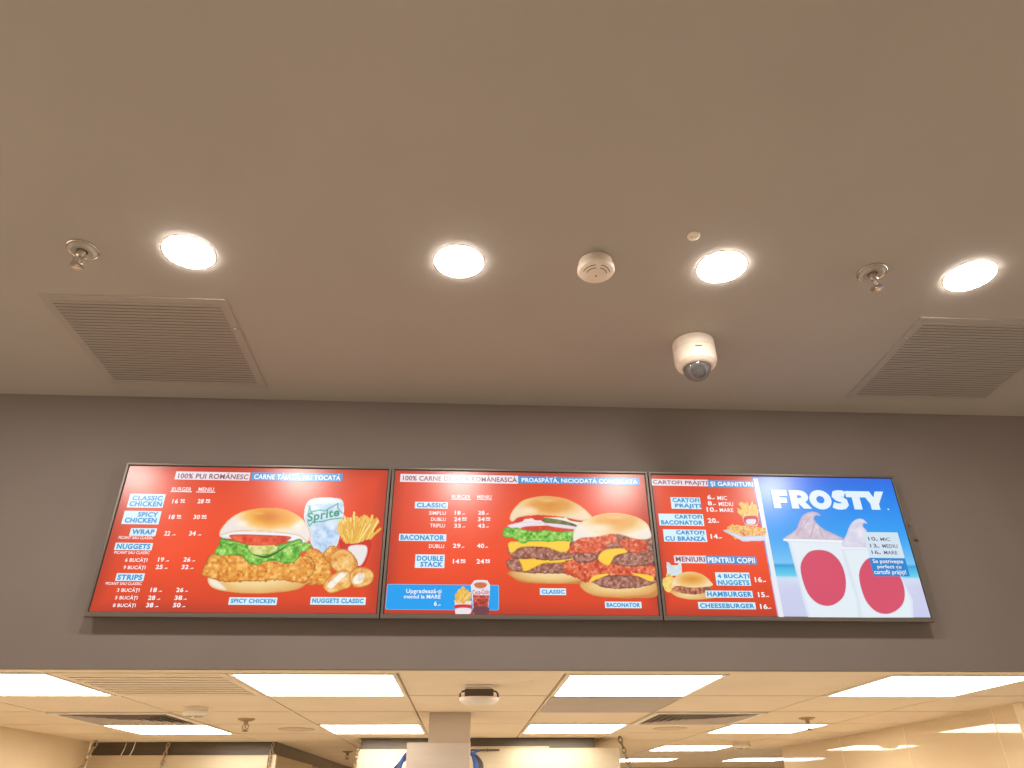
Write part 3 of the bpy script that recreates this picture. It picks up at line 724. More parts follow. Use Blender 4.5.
for s_, bl, tr in (('CARTOFI', (672.6, 502.2), (699, 498.3)), ('PRĂJIȚI', (675.4, 508.5), (700.4, 502.8)), ('CARTOFI', (674.8, 518.6), (701.6, 514.9)), ('BACONATOR', (661.3, 524.5), (702.5, 520.6)),
                   ('CARTOFI', (676.3, 534.4), (704, 530.6)), ('CU BRÂNZĂ', (665.5, 540.7), (705, 535.2)), ('4 BUCĂȚI', (717.9, 579.1), (748.6, 573)), ('NUGGETS', (718.2, 584.9), (749, 580.2)), ('HAMBURGER', (707.4, 596.6), (751.6, 591.7)), ('CHEESEBURGER', (700.2, 608), (754, 603.6))):
    x.text(s_, bl, tr, BLUE, Y5, 0.05)
price('6', (707.6, 499.4), (710.9, 494.9), None, (711.9, 714.8)); price('8', (708.1, 505.3), (711.6, 501.1), None, (713, 715.8)); price('10', (707, 511.8), (713.6, 507.2), None, (714.6, 717.4))
for s_, bl, tr in (('MIC', (717.6, 500), (726.6, 496.1)), ('MEDIU', (719, 506), (732.9, 502.2)), ('MARE', (719.9, 511.9), (732.9, 508.3))): x.text(s_, bl, tr, WHITE, Y4, 0.03)
price('20', (708.1, 522.9), (715.5, 518.2), None, (716.2, 719)); price('14', (711, 538.7), (717.4, 534.1), None, (718.4, 721.8))
price('16', (755.3, 582.2), (761.4, 577), None, (762.9, 766)); price('15', (758.5, 597.2), (764.4, 592.2), None, (766, 769)); price('16', (760.6, 609), (767, 604), None, (768.2, 771.3))
b.rect((869.5, 557.9), (897.5, 532.5), (208, 226, 240), Y3); b.rect((873.9, 576.1), (904.9, 558.1), (28, 132, 206), Y3)
DK = (96, 84, 110)
for s_, bl, tr in (('10', (868.7, 540.6), (874.9, 536.9)), ('MIC', (880.8, 540.9), (889.4, 537.6)), ('13', (870.5, 547.5), (876, 543.8)), ('MEDIU', (882.8, 547.8), (897, 544.4)), ('16', (872.1, 554), (877.8, 550.3)), ('MARE', (884.4, 554.3), (896.8, 550.9))):
    x.text(s_, bl, tr, DK, Y5, 0.015)
for xx, yy in ((875.8, 540.6), (877, 547.5), (878.7, 554)): x.rect((xx, yy), (xx + 2.4, yy - 0.7), DK, Y5, 0, 'price_text')
x.text('Se potrivește', (873.6, 564.2), (902.4, 559.4), WHITE, Y5, 0.02); x.text('perfect cu', (878, 569.3), (900.6, 564.9), WHITE, Y5, 0.02); x.text('cartofii prăjiți!', (875, 575.4), (905.4, 569.9), WHITE, Y5, 0.02)
b.build(dr); x.build(dr)

# FROSTY in heavy block capitals
x = Flat()
def block(ch, x0, x1, col):
    """letters drawn as outlines in a unit square"""
    out = {'F': [[(0, 0), (0, 1), (.95, 1), (.95, .68), (.44, .68), (.44, .58), (.86, .58), (.86, .30), (.44, .30), (.44, 0)]],
           'T': [[(.29, 0), (.29, .66), (0, .66), (0, 1), (1, 1), (1, .66), (.71, .66), (.71, 0)]],
           'Y': [[(.29, 0), (.29, .32), (-.06, 1), (.38, 1), (.52, .66), (.66, 1), (1.08, 1), (.71, .32), (.71, 0)]]}[ch]
    for P in out:
        n = len(P); pts = [(x0 + a * (x1 - x0), b_) for a, b_ in P]
        polys.append((pts, col))
polys = []
def letters():
    x.new('title_text')
    zt = 0.083
    bx0, bz0 = on_screen(774.4, 508.2, Y4); bx1, bz1 = on_screen(881.5, 491.6, Y4)
    W = bx1 - bx0; Hh = bz1 - bz0
    col = (226, 240, 250)
    def addpoly(pts):
        bmx = bmesh.new(); vs = [bmx.verts.new((a, b_, 0)) for a, b_ in pts]; f = bmx.faces.new(vs)
        bmesh.ops.triangulate(bmx, faces=[f]); bmx.verts.index_update()
        x.add([(bx0 + v.co.x * W, bz0 + v.co.y * Hh) for v in bmx.verts], [[v.index for v in f.verts] for f in bmx.faces], col, Y4); bmx.free()
    def tri_strip(outer, inner):
        n = len(outer)
        for i in range(n - 1): addpoly([outer[i], outer[i + 1], inner[i + 1], inner[i]])
    block('F', 0.0, 0.145, col); block('T', 0.665, 0.835, col); block('Y', 0.815, 1.0, col)
    for pts, c in polys: addpoly(pts)
    # R
    addpoly([(0.158, 0), (0.158, 1), (0.222, 1), (0.222, 0)])
    outer = [(0.222, 1)] + [(0.247 + 0.075 * math.sin(t), 0.655 + 0.345 * math.cos(t)) for t in np.linspace(0, PI, 13)] + [(0.222, 0.31)]
    inner = [(0.222, 0.72)] + [(0.238 + 0.022 * math.sin(t), 0.645 + 0.075 * math.cos(t)) for t in np.linspace(0, PI, 13)] + [(0.222, 0.57)]
    tri_strip(outer, inner)
    addpoly([(0.222, 0.33), (0.288, 0.36), (0.335, 0), (0.262, 0), (0.222, 0.29)])
    # O
    tri_strip([(0.427 + 0.098 * math.cos(t), 0.5 + 0.53 * math.sin(t)) for t in np.linspace(0, 2 * PI, 37)], [(0.427 + 0.036 * math.cos(t), 0.5 + 0.2 * math.sin(t)) for t in np.linspace(0, 2 * PI, 37)])
    # S as a thick swept line
    c = [(0.655, 0.80), (0.632, 0.87), (0.60, 0.87), (0.57, 0.84), (0.562, 0.72), (0.58, 0.61), (0.615, 0.53), (0.643, 0.42), (0.645, 0.28), (0.625, 0.17), (0.59, 0.14), (0.56, 0.16), (0.533, 0.24)]
    o_, i_ = [], []
    for k, (a, q) in enumerate(c):
        p0 = c[max(0, k - 1)]; p1 = c[min(len(c) - 1, k + 1)]
        tx, ty = (p1[0] - p0[0]) * W, (p1[1] - p0[1]) * Hh; L = math.hypot(tx, ty)
        nx_, ny_ = -ty / L * 0.17 * Hh / W, tx / L * 0.17
        o_.append((a + nx_, q + ny_)); i_.append((a - nx_, q - ny_))
    tri_strip(o_, i_)
    addpoly([(1.012, 0), (1.012, 0.07), (1.024, 0.07), (1.024, 0)])
letters()
x.build(dr)

bpy.data.objects.remove(FO); bpy.data.curves.remove(FC)
# every picture layer keeps its place under the display
for d in (dl, dm, dr):
    for ch in d.children: ch.matrix_parent_inverse = Matrix.Identity(4)
    

# ------------------------------------------------------------------ things on the front ceiling
DLY = -0.89
def make_downlight(x, label):
    t = thing('downlight', label, 'downlight', (x, DLY, ZF), 'round downlights in a row on the front ceiling')
    bm = bmesh.new(); lathe(bm, [(0.0732, 0.0), (0.0732, -0.0008), (0.0745, -0.0014), (0.0765, -0.0010), (0.0770, 0.0)], 64)
    link('trim_ring', bm, WHITE_PL, t, True)
    bm = bmesh.new(); lathe(bm, [(0.0735, -0.001), (0.0735, -0.0022), (0.070, -0.0036), (0.055, -0.0050), (0.03, -0.0058), (0, -0.006)], 64)
    link('diffuser', bm, LAMP, t, True)
    return t
LBL = {-1.873: 'glowing round downlight beyond the left picture edge, mirrored in the leftmost screen corner',
       -1.058: 'glowing round downlight above the left ceiling grille, nearest the left sprinkler',
       -0.246: 'glowing round downlight left of the white smoke detector, over the middle screen',
       0.571: 'glowing round downlight directly behind the dome security camera',
       1.375: 'glowing round downlight right of the right sprinkler, above the right ceiling grille'}
DY = {-1.873: -0.866, -1.058: -0.866, -0.246: -0.863, 0.571: -0.878, 1.375: -0.874}
d0 = None
for xx in (-1.873, -1.058, -0.246, 0.571, 1.375):
    if d0 is None: d0 = make_downlight(xx, LBL[xx]); d0.location.y = DY[xx]
    else:
        c = copy_tree(d0); c.location = (xx, DY[xx], ZF); c['label'] = LBL[xx]

def make_vent(x0, x1, y0, y1, z, label, m, name='ceiling_vent', group='square slatted grilles on the front ceiling', n=30, latch=None):
    cx, cy = (x0 + x1) / 2, (y0 + y1) / 2; hx, hy = (x1 - x0) / 2, (y1 - y0) / 2
    t = thing(name, label, 'ceiling vent', (cx, cy, z), group)
    fw = 0.030
    bm = bmesh.new()
    box(bm, -hx, hx, -hy, -hy + fw, -0.004, 0, 0, 0.001); box(bm, -hx, hx, hy - fw, hy, -0.004, 0, 0, 0.001)
    box(bm, -hx, -hx + fw, -hy + fw, hy - fw, -0.004, 0, 0, 0.001); box(bm, hx - fw, hx, -hy + fw, hy - fw, -0.004, 0, 0, 0.001)
    link('frame', bm, m, t)
    bm = bmesh.new(); box(bm, -hx + fw, hx - fw, -hy + fw, hy - fw, -0.001, -0.0002)
    link('backing', bm, DARK_VOID if n > 20 else GREY_PANEL, t)
    bm = bmesh.new(); pit = (2 * hy - 2 * fw) / n
    for k in range(n):
        yc = -hy + fw + (k + 0.5) * pit
        a = math.radians(8 if n > 20 else 2.5); w = pit * (0.47 if n > 20 else 0.488); th = 0.0007
        pts = []
        for (u, v) in ((-w, -th), (w, -th), (w, th), (-w, th)):
            pts.append((yc + u * math.cos(a) - v * math.sin(a), -0.0032 + u * math.sin(a) + v * math.cos(a)))
        A = [bm.verts.new((-hx + fw, p_[0], p_[1])) for p_ in pts]; B = [bm.verts.new((hx - fw, p_[0], p_[1])) for p_ in pts]
        for i in range(4): bm.faces.new((A[i], A[(i + 1) % 4], B[(i + 1) % 4], B[i]))
        bm.faces.new(A[::-1]); bm.faces.new(B)
    bmesh.ops.recalc_face_normals(bm, faces=bm.faces)
    link('louvre', bm, m, t)
    if latch:
        bm = bmesh.new(); lathe(bm, [(0.006, 0.001), (0.006, -0.005), (0.003, -0.008), (0, -0.008)], 16, (latch[0] - cx, latch[1] - cy, -0.003))
        link('latch', bm, CHROME, t, True)
    return t
make_vent(-1.615, -1.012, -0.635, -0.048, ZF, 'square taupe slatted ceiling grille above the leftmost menu screen', PAINT_VENT, latch=(-1.024, -0.471))
make_vent(1.340, 1.943, -0.650, -0.073, ZF, 'square taupe slatted ceiling grille at the right picture edge, above the blue screen', PAINT_VENT, latch=(1.352, -0.529))

def make_sprinkler(x, y, z, label, m=CHROME, s=1.0, group='sprinkler heads on the front ceiling', rot=0.0, cup_m=None):
    t = thing('sprinkler', label, 'sprinkler', (x, y, z), group); t.rotation_euler = (0, 0, rot)
    bm = bmesh.new(); lathe(bm, [(0.013 * s, 0), (0.016 * s, -0.010 * s), (0.030 * s, -0.012 * s), (0.039 * s, -0.006 * s), (0.042 * s, -0.003 * s), (0.043 * s, 0)], 40)
    link('escutcheon', bm, cup_m or m, t, True)
    bm = bmesh.new(); lathe(bm, [(0.041 * s, -0.001), (0.0415 * s, -0.0045 * s), (0.0435 * s, -0.006 * s), (0.0455 * s, -0.004 * s), (0.046 * s, 0)], 48)
    link('rim', bm, m, t, True)
    bm = bmesh.new(); lathe(bm, [(0.012 * s, -0.006 * s), (0.012 * s, -0.028 * s), (0.009 * s, -0.032 * s), (0, -0.032 * s)], 20)
    link('body', bm, m, t, True)
    for k in (-1, 1):
        bm = bmesh.new(); tube(bm, [(k * 0.010 * s, 0, -0.028 * s), (k * 0.017 * s, 0, -0.036 * s), (k * 0.016 * s, 0, -0.048 * s), (k * 0.004 * s, 0, -0.060 * s)], 0.0028 * s)
        link('arm', bm, m, t, True)
    bm = bmesh.new(); tube(bm, [(0, 0, -0.031 * s), (0, 0, -0.060 * s)], 0.0025 * s, 10)
    link('bulb', bm, mat_red, t, True)
    bm = bmesh.new(); lathe(bm, [(0, -0.058 * s), (0.006 * s, -0.059 * s), (0.019 * s, -0.062 * s), (0.019 * s, -0.065 * s), (0.006 * s, -0.063 * s), (0, -0.066 * s)], 24)
    link('deflector', bm, m, t, True)
    return t
mat_red = mat('sprinkler_bulb_liquid', (0.40, 0.28, 0.20), 0.15)
sp0 = make_sprinkler(-1.368, -0.865, ZF, 'chrome sprinkler head left of the leftmost visible downlight', cup_m=PAINT_VENT)
sp1 = copy_tree(sp0); sp1.location = (1.052, -0.878, ZF); sp1['label'] = 'chrome sprinkler head between the two right-hand downlights'; sp1.rotation_euler.z = 0.9

# smoke detector
def make_smoke(x, y, z, label, s=1.0, group=None, m=WHITE_PL):
    t = thing('smoke_detector', label, 'smoke detector', (x, y, z), group)
    bm = bmesh.new(); lathe(bm, [(0.052 * s, 0), (0.053 * s, -0.012 * s), (0.050 * s, -0.016 * s)], 56)
    link('base', bm, m, t, True)
    bm = bmesh.new(); lathe(bm, [(0.048 * s, -0.012 * s), (0.0565 * s, -0.019 * s), (0.0575 * s, -0.030 * s), (0.053 * s, -0.037 * s), (0.036 * s, -0.043 * s), (0.018 * s, -0.045 * s), (0, -0.046 * s)], 56)
    link('cover', bm, m, t, True)
    bm = bmesh.new()                                    # curved sensing slots
    for r, zz in ((0.031 * s, -0.0455 * s), (0.041 * s, -0.0425 * s)):
        for a0 in (193, 283):
            pts = [(r * math.cos(math.radians(a0 + k * 6.6)), r * math.sin(math.radians(a0 + k * 6.6)), zz + 0.0012 * s) for k in range(11)]
            tube(bm, pts, 0.0012 * s, 6)
    link('slot', bm, SLOT, t)
    bm = bmesh.new(); lathe(bm, [(0.0025 * s, -0.0445 * s), (0.0025 * s, -0.0475 * s), (0, -0.048 * s)], 12, (0, 0.006 * s, 0))
    link('indicator', bm, SLOT, t, True)
    return t
make_smoke(0.174, -0.878, ZF, 'round white smoke detector between the two middle downlights')

bm = bmesh.new(); lathe(bm, [(0.019, 0), (0.018, -0.003), (0.014, -0.0045), (0, -0.005)], 32)
o = tag(link('cover_cap', bm, WHITE_PL2, None, True, (0.444, -1.015, ZF)), 'small flat round cap on the ceiling above the dome camera', 'ceiling cap')
bm = bmesh.new(); lathe(bm, [(0.0016, -0.004), (0.0016, -0.006), (0, -0.0062)], 10, (-0.006, 0, 0)); lathe(bm, [(0.0016, -0.004), (0.0016, -0.006), (0, -0.0062)], 10, (0.006, 0, 0))
link('screw', bm, SLOT, o, True)

# dome camera
cx, cy = 0.599, -0.447
t = thing('security_camera', 'white dome security camera with smoked dome hanging from the front ceiling', 'security camera', (cx, cy, ZF))
bm = bmesh.new(); lathe(bm, [(0.073, 0), (0.0745, -0.004), (0.0745, -0.036), (0.0735, -0.038)], 64)
link('mount_base', bm, WHITE_PL, t, True)
bm = bmesh.new(); lathe(bm, [(0.0725, -0.0375), (0.0745, -0.040), (0.0745, -0.078), (0.070, -0.094), (0.066, -0.097), (0.064, -0.100), (0.056, -0.106), (0.0505, -0.107), (0.0500, -0.100)], 64)
link('shell', bm, WHITE_PL, t, True)
bm = bmesh.new(); box(bm, -0.020, 0.004, -0.0755, -0.0740, -0.060, -0.056, 0, 0.0004)
link('shell_mark', bm, SLOT, t)
bm = bmesh.new(); lathe(bm, [(0.0495, -0.100)] + [(0.0495 * math.cos(a), -0.104 - 0.0495 * math.sin(a)) for a in np.linspace(0, PI / 2, 12)][:-1] + [(0, -0.1535)], 48)
link('dome', bm, GLASS_D, t, True)
bm = bmesh.new(); lathe(bm, [(0.0485, -0.099), (0.0485, -0.103), (0.043, -0.108), (0.030, -0.112), (0, -0.113)], 40)
link('lens_module', bm, GREY_MOD, t, True)
bm = bmesh.new(); lathe(bm, [(0.020, 0.0), (0.021, -0.022), (0.018, -0.026), (0.015, -0.022), (0, -0.021)], 32)
l_ = link('lens', bm, LENS_D, t, True, (0, -0.006, -0.110)); l_.rotation_euler = (math.radians(-28), 0, 0)
bm = bmesh.new()
for k in range(8):
    a = 2 * PI * k / 8; lathe(bm, [(0.0028, 0.0), (0.0028, -0.003), (0, -0.0035)], 10, (0.036 * math.cos(a), 0.036 * math.sin(a), -0.1105))
link('infrared_lamps', bm, CHROME, t, True)

# two tiny cable clips on the wall beside the right screen
for (xx, zz, lb) in ((1.532, 2.752, 'tiny metal cable clip on the wall beside the blue screen, upper one'), (1.545, 2.69, 'tiny brass cable clip on the wall beside the blue screen, lower one')):
    bm = bmesh.new(); box(bm, -0.008, 0.008, -0.007, 0.001, -0.003, 0.003, 0, 0.001)
    tube(bm, [(-0.006, -0.006, 0), (-0.003, -0.011, 0), (0.003, -0.011, 0), (0.006, -0.006, 0)], 0.0015, 6)
    tag(link('cable_clip', bm, CHROME if zz > 2.72 else BRASS, None, False, (xx, WY, zz)), lb, 'cable clip', 'cable clips by the right screen')

# ------------------------------------------------------------------ kitchen ceiling fittings
def make_panel(cx, cy, label):
    t = thing('light_panel', label, 'light panel', (cx, cy, ZK), 'square light panels in the kitchen ceiling')
    h = 0.2985 - 0.006; i = 0.278
    bm = bmesh.new()
    for (a, b_, c, d) in ((-h, h, -h, -i), (-h, h, i, h), (-h, -i, -i, i), (i, h, -i, i)): box(bm, a, b_, c, d, -0.005, 0, 0, 0.001)
    link('frame', bm, FRAME_W, t)
    bm = bmesh.new(); box(bm, -i, i, -i, i, -0.003, -0.0002)
    link('diffuser', bm, PANEL_L, t)
    return t
XC = [-1.93, -0.735, 0.46, 1.655, 2.83, 4.045]
RY = [0.4325, 2.2475, 3.98, 5.72]
PL = {(0, 0): 'bright square light panel at the left picture edge, nearest kitchen row', (1, 0): 'bright square light panel left of the hanging ceiling device, nearest kitchen row',
      (2, 0): 'bright square light panel right of the hanging ceiling device, nearest kitchen row', (3, 0): 'bright square light panel at the right picture edge, nearest kitchen row',
      (0, 1): 'bright light panel in the second kitchen row, in front of the left extractor hood', (1, 1): 'bright light panel in the second kitchen row, just left of the column',
      (2, 1): 'bright light panel in the second kitchen row, in front of the right extractor hood', (3, 1): 'bright light panel in the second kitchen row, by the hanging sprinkler on the right',
      (3, 2): 'bright light panel in the third kitchen row, right of the hanging chain', (3, 3): 'distant light panel in the last row, left one beside the chain end',
      (4, 3): 'distant light panel in the last row, partly behind the glossy right wall', (2, 2): 'kitchen light panel in the third row, hidden behind the right extractor hood',
      (4, 2): 'kitchen light panel in the third row, beyond the glossy right wall'}
pr = None
for (i, j), lb in PL.items():
    if (i, j) in ((2, 2), (4, 2)): continue
    pos = (XC[i], RY[j], ZK)
    if pr is None: pr = make_panel(pos[0], pos[1], lb)
    else:
        c = copy_tree(pr); c.location = pos; c['label'] = lb
    
make_vent(-1.630, -1.034, 0.136, 0.729, ZK, 'slatted cream grille between the two left light panels of the nearest row', TILE_CEIL, group='slatted and diffuser vents in the kitchen ceiling', n=9)

def make_diffuser(cx, cy, label):
    t = thing('ceiling_vent', label, 'ceiling vent', (cx, cy, ZK), 'slatted and diffuser vents in the kitchen ceiling')
    bm = bmesh.new(); h = 0.292
    for (a, b_, c, d) in ((-h, h, -h, -h + 0.03), (-h, h, h - 0.03, h), (-h, -h + 0.03, -h + 0.03, h - 0.03), (h - 0.03, h, -h + 0.03, h - 0.03)): box(bm, a, b_, c, d, -0.008, 0, 0, 0.002)
    link('frame', bm, FRAME_W, t)
    bm = bmesh.new(); box(bm, -h + 0.03, h - 0.03, -h + 0.03, h - 0.03, -0.001, -0.0002)
    link('backing', bm, mat('diffuser_interior', (0.30, 0.24, 0.18), 0.9), t)
    bm = bmesh.new()
    for k in range(6):                                   # four-way blades, stepped square rings
        r = 0.25 - 0.04 * k
        o_ = [(-r, -r), (r, -r), (r, r), (-r, r)]; q = r - 0.022
        i_ = [(-q, -q), (q, -q), (q, q), (-q, q)]
        A = [bm.verts.new((*v, -0.011)) for v in o_]; B = [bm.verts.new((*v, -0.002)) for v in i_]
        A2 = [bm.verts.new((*v, -0.0095)) for v in o_]; B2 = [bm.verts.new((*v, -0.0008)) for v in i_]
        for m_ in range(4):
            n_ = (m_ + 1) % 4
            bm.faces.new((A[m_], A[n_], B[n_], B[m_])); bm.faces.new((A2[m_], B2[m_], B2[n_], A2[n_])); bm.faces.new((A[m_], A2[m_], A2[n_], A[n_])); bm.faces.new((B[m_], B[n_], B2[n_], B2[m_]))
    bmesh.ops.recalc_face_normals(bm, faces=bm.faces)
    link('blade', bm, GREY_PANEL, t)
    return t
make_diffuser(-1.93, 1.6425, 'square four-way air diffuser in the kitchen ceiling on the left, before the second row panel')
make_diffuser(1.055, 1.6425, 'square four-way air diffuser in the kitchen ceiling right of the middle panels')

bm = bmesh.new(); box(bm, -0.2855, 0.2855, -0.2855, 0.2855, -0.006, 0.001, 0, 0.003)
tag(link('ceiling_panel', bm, GREY_PANEL, None, False, (0.46, 1.0375, ZK)), 'greyish plain ceiling panel behind the light panel right of the hanging device', 'ceiling panel')

mat_disc = mat('speaker_grille_cream', (0.66, 0.53, 0.38), 0.7)
for xx, yy, lb in ((-1.20, 2.24, 'flat round ceiling speaker left of the second row panel by the column'), (1.06, 2.23, 'flat round ceiling speaker behind the right air diffuser')):
    bm = bmesh.new(); lathe(bm, [(0.105, 0), (0.104, -0.005), (0.09, -0.008), (0, -0.0085)], 40)
    tag(link('ceiling_speaker', bm, mat_disc, None, True, (xx, yy, ZK)), lb, 'ceiling speaker', 'flat round speakers in the kitchen ceiling')

k0 = make_sprinkler(-1.345, 1.66, ZK, 'brass sprinkler head on the kitchen ceiling above the left extractor hood', BRASS, 0.95, 'sprinkler heads on the kitchen ceiling')
for xx, yy, lb in ((1.665, 1.63, 'brass sprinkler head hanging before the second row panel on the right'), (-1.17, 4.25, 'far brass sprinkler head between the left and middle extractor hoods'), (1.13, 5.0, 'far brass sprinkler head just right of the rightmost chain')):
    c = copy_tree(k0); c.location = (xx, yy, ZK); c['label'] = lb; c.rotation_euler.z = 0.5
make_smoke(-1.44, 1.14, ZK, 'white smoke detector on the kitchen ceiling near the left air diffuser', 1.0, 'smoke detectors on the kitchen ceiling', WHITE_PL2)
make_smoke(1.86, 3.30, ZK, 'far beige smoke detector behind the second row panel on the right', 1.15, 'smoke detectors on the kitchen ceiling', WHITE_PL2)

# hanging device with a dark finned front and a white bowl below
t = thing('ceiling_device', 'small hanging device with dark finned front and white rounded bottom, centre of kitchen ceiling', 'ceiling device', (-0.143, 0.455, ZK))
bm = bmesh.new(); box(bm, -0.055, 0.055, -0.05, 0.06, -0.008, 0, 0, 0.003)
link('mount_plate', bm, WHITE_PL2, t)
bm = bmesh.new(); box(bm, -0.050, 0.050, -0.035, 0.04, -0.016, -0.007, 0, 0.003)
link('neck', bm, WHITE_PL, t)
bm = bmesh.new(); box(bm, -0.056, 0.056, -0.036, 0.05, -0.042, -0.014, 0, 0.002)
for k in range(14):
    xx = -0.053 + k * 0.106 / 13; box(bm, xx - 0.0018, xx + 0.0018, -0.040, -0.036, -0.041, -0.016)
link('finned_front', bm, mat('dark_brown_fins', (0.16, 0.11, 0.09), 0.5), t)
for s in (-1, 1):
    bm = bmesh.new(); tube(bm, [(s * 0.054, -0.02, -0.020), (s * 0.066, -0.02, -0.022), (s * 0.073, -0.02, -0.030), (s * 0.074, -0.02, -0.042)], 0.0035, 8)
    link('bracket', bm, SLOT, t, True)
bm = bmesh.new()
prof = [(0.078, -0.041), (0.079, -0.044), (0.076, -0.054), (0.062, -0.063), (0.035, -0.068), (0, -0.069)]
lathe(bm, [(0, -0.0405)] + prof, 40)
for v in bm.verts: v.co.y *= 0.62
link('bowl', bm, WHITE_PL, t, True)

# ------------------------------------------------------------------ column panel, cables
bm = bmesh.new(); box(bm, -0.154, 0.154, 0, 0.038, -2.074, 0, 0, 0.004)
o = tag(link('steel_panel', bm, PANEL_S, None, False, (-0.320, 1.332, 2.074)), 'plain satin steel panel fixed to the front of the column', 'steel panel')

def cables(name, label, cat, pts_list, m, loc):
    t = thing(name, label, cat, loc, 'bundles of cable beside the column panel')
    for pts, r, mm in pts_list:
        bm = bmesh.new(); P = [Vector(p) for p in pts]; out = []
        for i in range(len(P) - 1):
            p0 = P[max(0, i - 1)]; p1, p2 = P[i], P[i + 1]; p3 = P[min(len(P) - 1, i + 2)]
            for k in range(6):
                u = k / 6; out.append(0.5 * ((2 * p1) + (p2 - p0) * u + (2 * p0 - 5 * p1 + 4 * p2 - p3) * u * u + (3 * p1 - p0 - 3 * p2 + p3) * u ** 3))
        out.append(P[-1]); tube(bm, out, r, 8)
        link('cable', bm, mm, t, True)
    return t
rnd = random.Random(3)
PL_ = []
for k in range(6):
    o_ = k * 0.006
    PL_.append(([(0.02, 0.03, 0.010 - o_ * 0.3), (-0.006 - o_ * 0.5, 0.02, 0.006 - o_), (-0.020 - o_, 0.015 + 0.002 * k, -0.02 - o_), (-0.030 - o_, 0.02, -0.07), (-0.028 - o_ * 0.8, 0.02, -0.20)], 0.0075, DARK_C if k in (3, 4) else BLUE_C))
cables('cable_bundle', 'blue cables looping out on the left side of the column panel', 'cable', PL_, None, (-0.474, 1.37, 2.018))
PL_ = []
for k in range(6):
    o_ = k * 0.007
    PL_.append(([(-0.02, 0.03, 0.012), (0.004 + o_ * 0.6, 0.02, 0.010 - o_ * 0.4), (0.016 + o_, 0.02, -0.015 - o_ * 0.4), (0.024 + o_, 0.018, -0.06), (0.026 + o_, 0.02, -0.20)], 0.0075, BLUE_C if k < 3 else DARK_C))
PL_.append(([(0.0, 0.03, 0.0), (0.022, 0.02, 0.008), (0.032, 0.02, 0.016), (0.044, 0.02, 0.018)], 0.005, BLUE_C))
cables('cable_bundle', 'blue cables and dark hoses looping out on the right side of the column panel', 'cable', PL_, None, (-0.166, 1.37, 2.022))

# ------------------------------------------------------------------ extractor hoods
def make_hood(x0, x1, y0, y1, z1, riser, label, strip=None, lip=None):
    """riser: (x0, x1, y0, y1) of the steel closure up to the ceiling, dark by painted reflection"""
    cx = (x0 + x1) / 2
    t = thing('extractor_hood', label, 'extractor hood', (cx, y0, z1), 'stainless extractor hoods in the kitchen')
    bm = bmesh.new(); box(bm, x0 - cx, x1 - cx, 0, 0.02, -0.55, 0, 0, 0.003)
    link('front_panel', bm, STEEL, t)
    bm = bmesh.new(); box(bm, x0 - cx, x1 - cx, 0.0205, y1 - y0, -0.55, -0.002, 0, 0.003)
    link('canopy', bm, STEEL, t)
    bm = bmesh.new(); box(bm, riser[0] - cx, riser[1] - cx, riser[2] - y0, riser[3] - y0, -0.002, ZK - z1 - 0.0005, 0)
    link('closure_panel', bm, STEEL_D, t)
    if strip:
        bm = bmesh.new(); box(bm, strip[0] - cx, strip[1] - cx, -0.004, -0.0005, -0.55, 0.001, 0, 0.001)
        link('end_strip', bm, STEEL, t)
        bm = bmesh.new(); box(bm, strip[0] - cx - 0.006, strip[0] - cx - 0.001, -0.002, -0.0003, -0.55, 0.0, 0)
        link('seam', bm, SLOT, t)
    if lip:
        bm = bmesh.new(); box(bm, lip[0] - cx, lip[1] - cx, -0.003, 0.018, 0.0, 0.009, 0, 0.001)
        link('lip', bm, STEEL, t)
    return t
make_hood(-2.797, -1.511, 3.20, 4.6, 2.126, (-2.797, -1.53, 3.225, 7.3), 'wide stainless extractor hood on the left under a dark closure panel', strip=(-1.562, -1.512))
make_hood(-0.917, -0.30, 2.90, 4.2, 2.143, (-0.90, -0.30, 2.93, 4.1), 'stainless extractor hood just left of the column panel')
make_hood(-0.29, 0.863, 2.90, 4.2, 2.147, (-0.29, 0.70, 2.925, 4.1), 'wide stainless extractor hood right of the column panel', lip=(-0.15, 0.381))
bm = bmesh.new(); tube(bm, [(-0.10, 0, 0), (0.10, 0, 0)], 0.006, 10); box(bm, 0.018, 0.022, -0.006, 0.02, -0.01, 0.012)
box(bm, -0.09, -0.085, -0.004, 0.032, -0.004, 0.004)
tag(link('hanging_rail', bm, STEEL_D, None, True, (-0.06, 2.87, 2.132)), 'short thin rail along the top edge of the right extractor hood', 'rail')

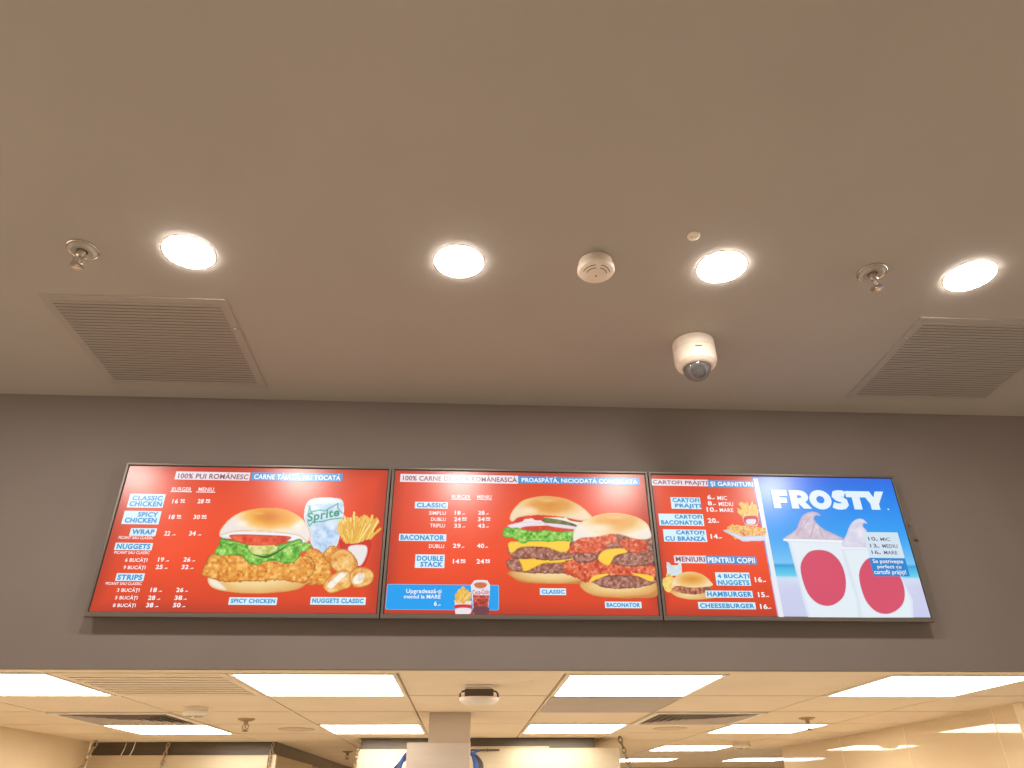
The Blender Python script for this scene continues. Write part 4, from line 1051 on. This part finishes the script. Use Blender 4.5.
# ------------------------------------------------------------------ chains
def make_chain(top, bot, label, L=0.034, r=0.0030, m=CHAINM):
    A, B = Vector(top), Vector(bot); d = (B - A); n = max(3, int(d.length / (L * 0.78))); dn = d.normalized()
    t = thing('hanging_chain', label, 'chain', top, 'hanging chains in the kitchen')
    side = dn.cross(Vector((0, 1, 0))).normalized(); fr = dn.cross(side).normalized()
    bm = bmesh.new(); tube(bm, [(0, 0, 0.003), (0, 0, -0.004), (0.005, 0, -0.008), (0, 0, -0.014), (-0.004, 0, -0.010)], 0.0025, 6)
    link('hook', bm, m, t, True)
    first = None
    for k in range(n):
        c = dn * (0.010 + L * 0.78 * (k + 0.5))
        u = side if k % 2 == 0 else fr
        if k < 2:
            bm = bmesh.new(); pts = []
            for a in np.linspace(0, 2 * PI, 16, endpoint=False):
                ca, sa = math.cos(a), math.sin(a)
                pts.append(dn * (L * 0.5 * ca) + u * (L * 0.30 * sa))
            tube(bm, pts, r, 6, True)
            o = link('link', bm, m, t, True, tuple(c))
            if k == 0: first = o
            else: second = o
        else:
            o = (first if k % 2 == 0 else second).copy(); COL.objects.link(o); o.parent = t; o.location = c
    return t
make_chain((-2.70, 3.05, ZK), (-2.79, 3.05, 1.93), 'thick hanging chain in front of the left end of the left hood', 0.05, 0.0055)
make_chain((-2.265, 3.186, ZK), (-2.30, 3.186, 1.95), 'pale hanging chain in front of the middle of the left hood', 0.034, 0.004)
make_chain((-1.545, 3.186, ZK), (-1.552, 3.186, 1.95), 'thin hanging chain at the right end of the left hood', 0.030, 0.003)
make_chain((-0.90, 2.888, ZK), (-0.925, 2.888, 1.95), 'thin hanging chain at the left edge of the hood beside the column', 0.030, 0.003)
make_chain((0.845, 2.78, ZK), (0.93, 2.78, 1.93), 'thick dark hanging chain at the right end of the right hood', 0.042, 0.005, mat('dark_chain_steel', (0.20, 0.15, 0.10), 0.45, metal=0.5))
for xx, lb in ((-2.56, 'thin pale wire hanging left, in front of the dark closure panel'), (-2.50, 'thicker pale wire hanging right, in front of the dark closure panel')):
    bm = bmesh.new(); tube(bm, [(0.012, 0, 0), (0.006, 0, -0.05), (-0.008, 0, -0.09)], 0.0022 if xx < -2.53 else 0.0035, 6)
    tag(link('hanging_wire', bm, FRAME_W, None, True, (xx, 3.17, ZK)), lb, 'wire', 'wires by the left hood')

# ------------------------------------------------------------------ light of the room and view
w = bpy.data.worlds.new('world'); scene.world = w; w.use_nodes = True
bg = w.node_tree.nodes['Background']; bg.inputs['Color'].default_value = (1.0, 0.83, 0.66, 1); bg.inputs['Strength'].default_value = 1.0
scene.view_settings.view_transform = 'Standard'; scene.view_settings.look = 'None'
scene.view_settings.exposure = 1.1; scene.view_settings.gamma = 1.0; scene.view_settings.use_curve_mapping = False
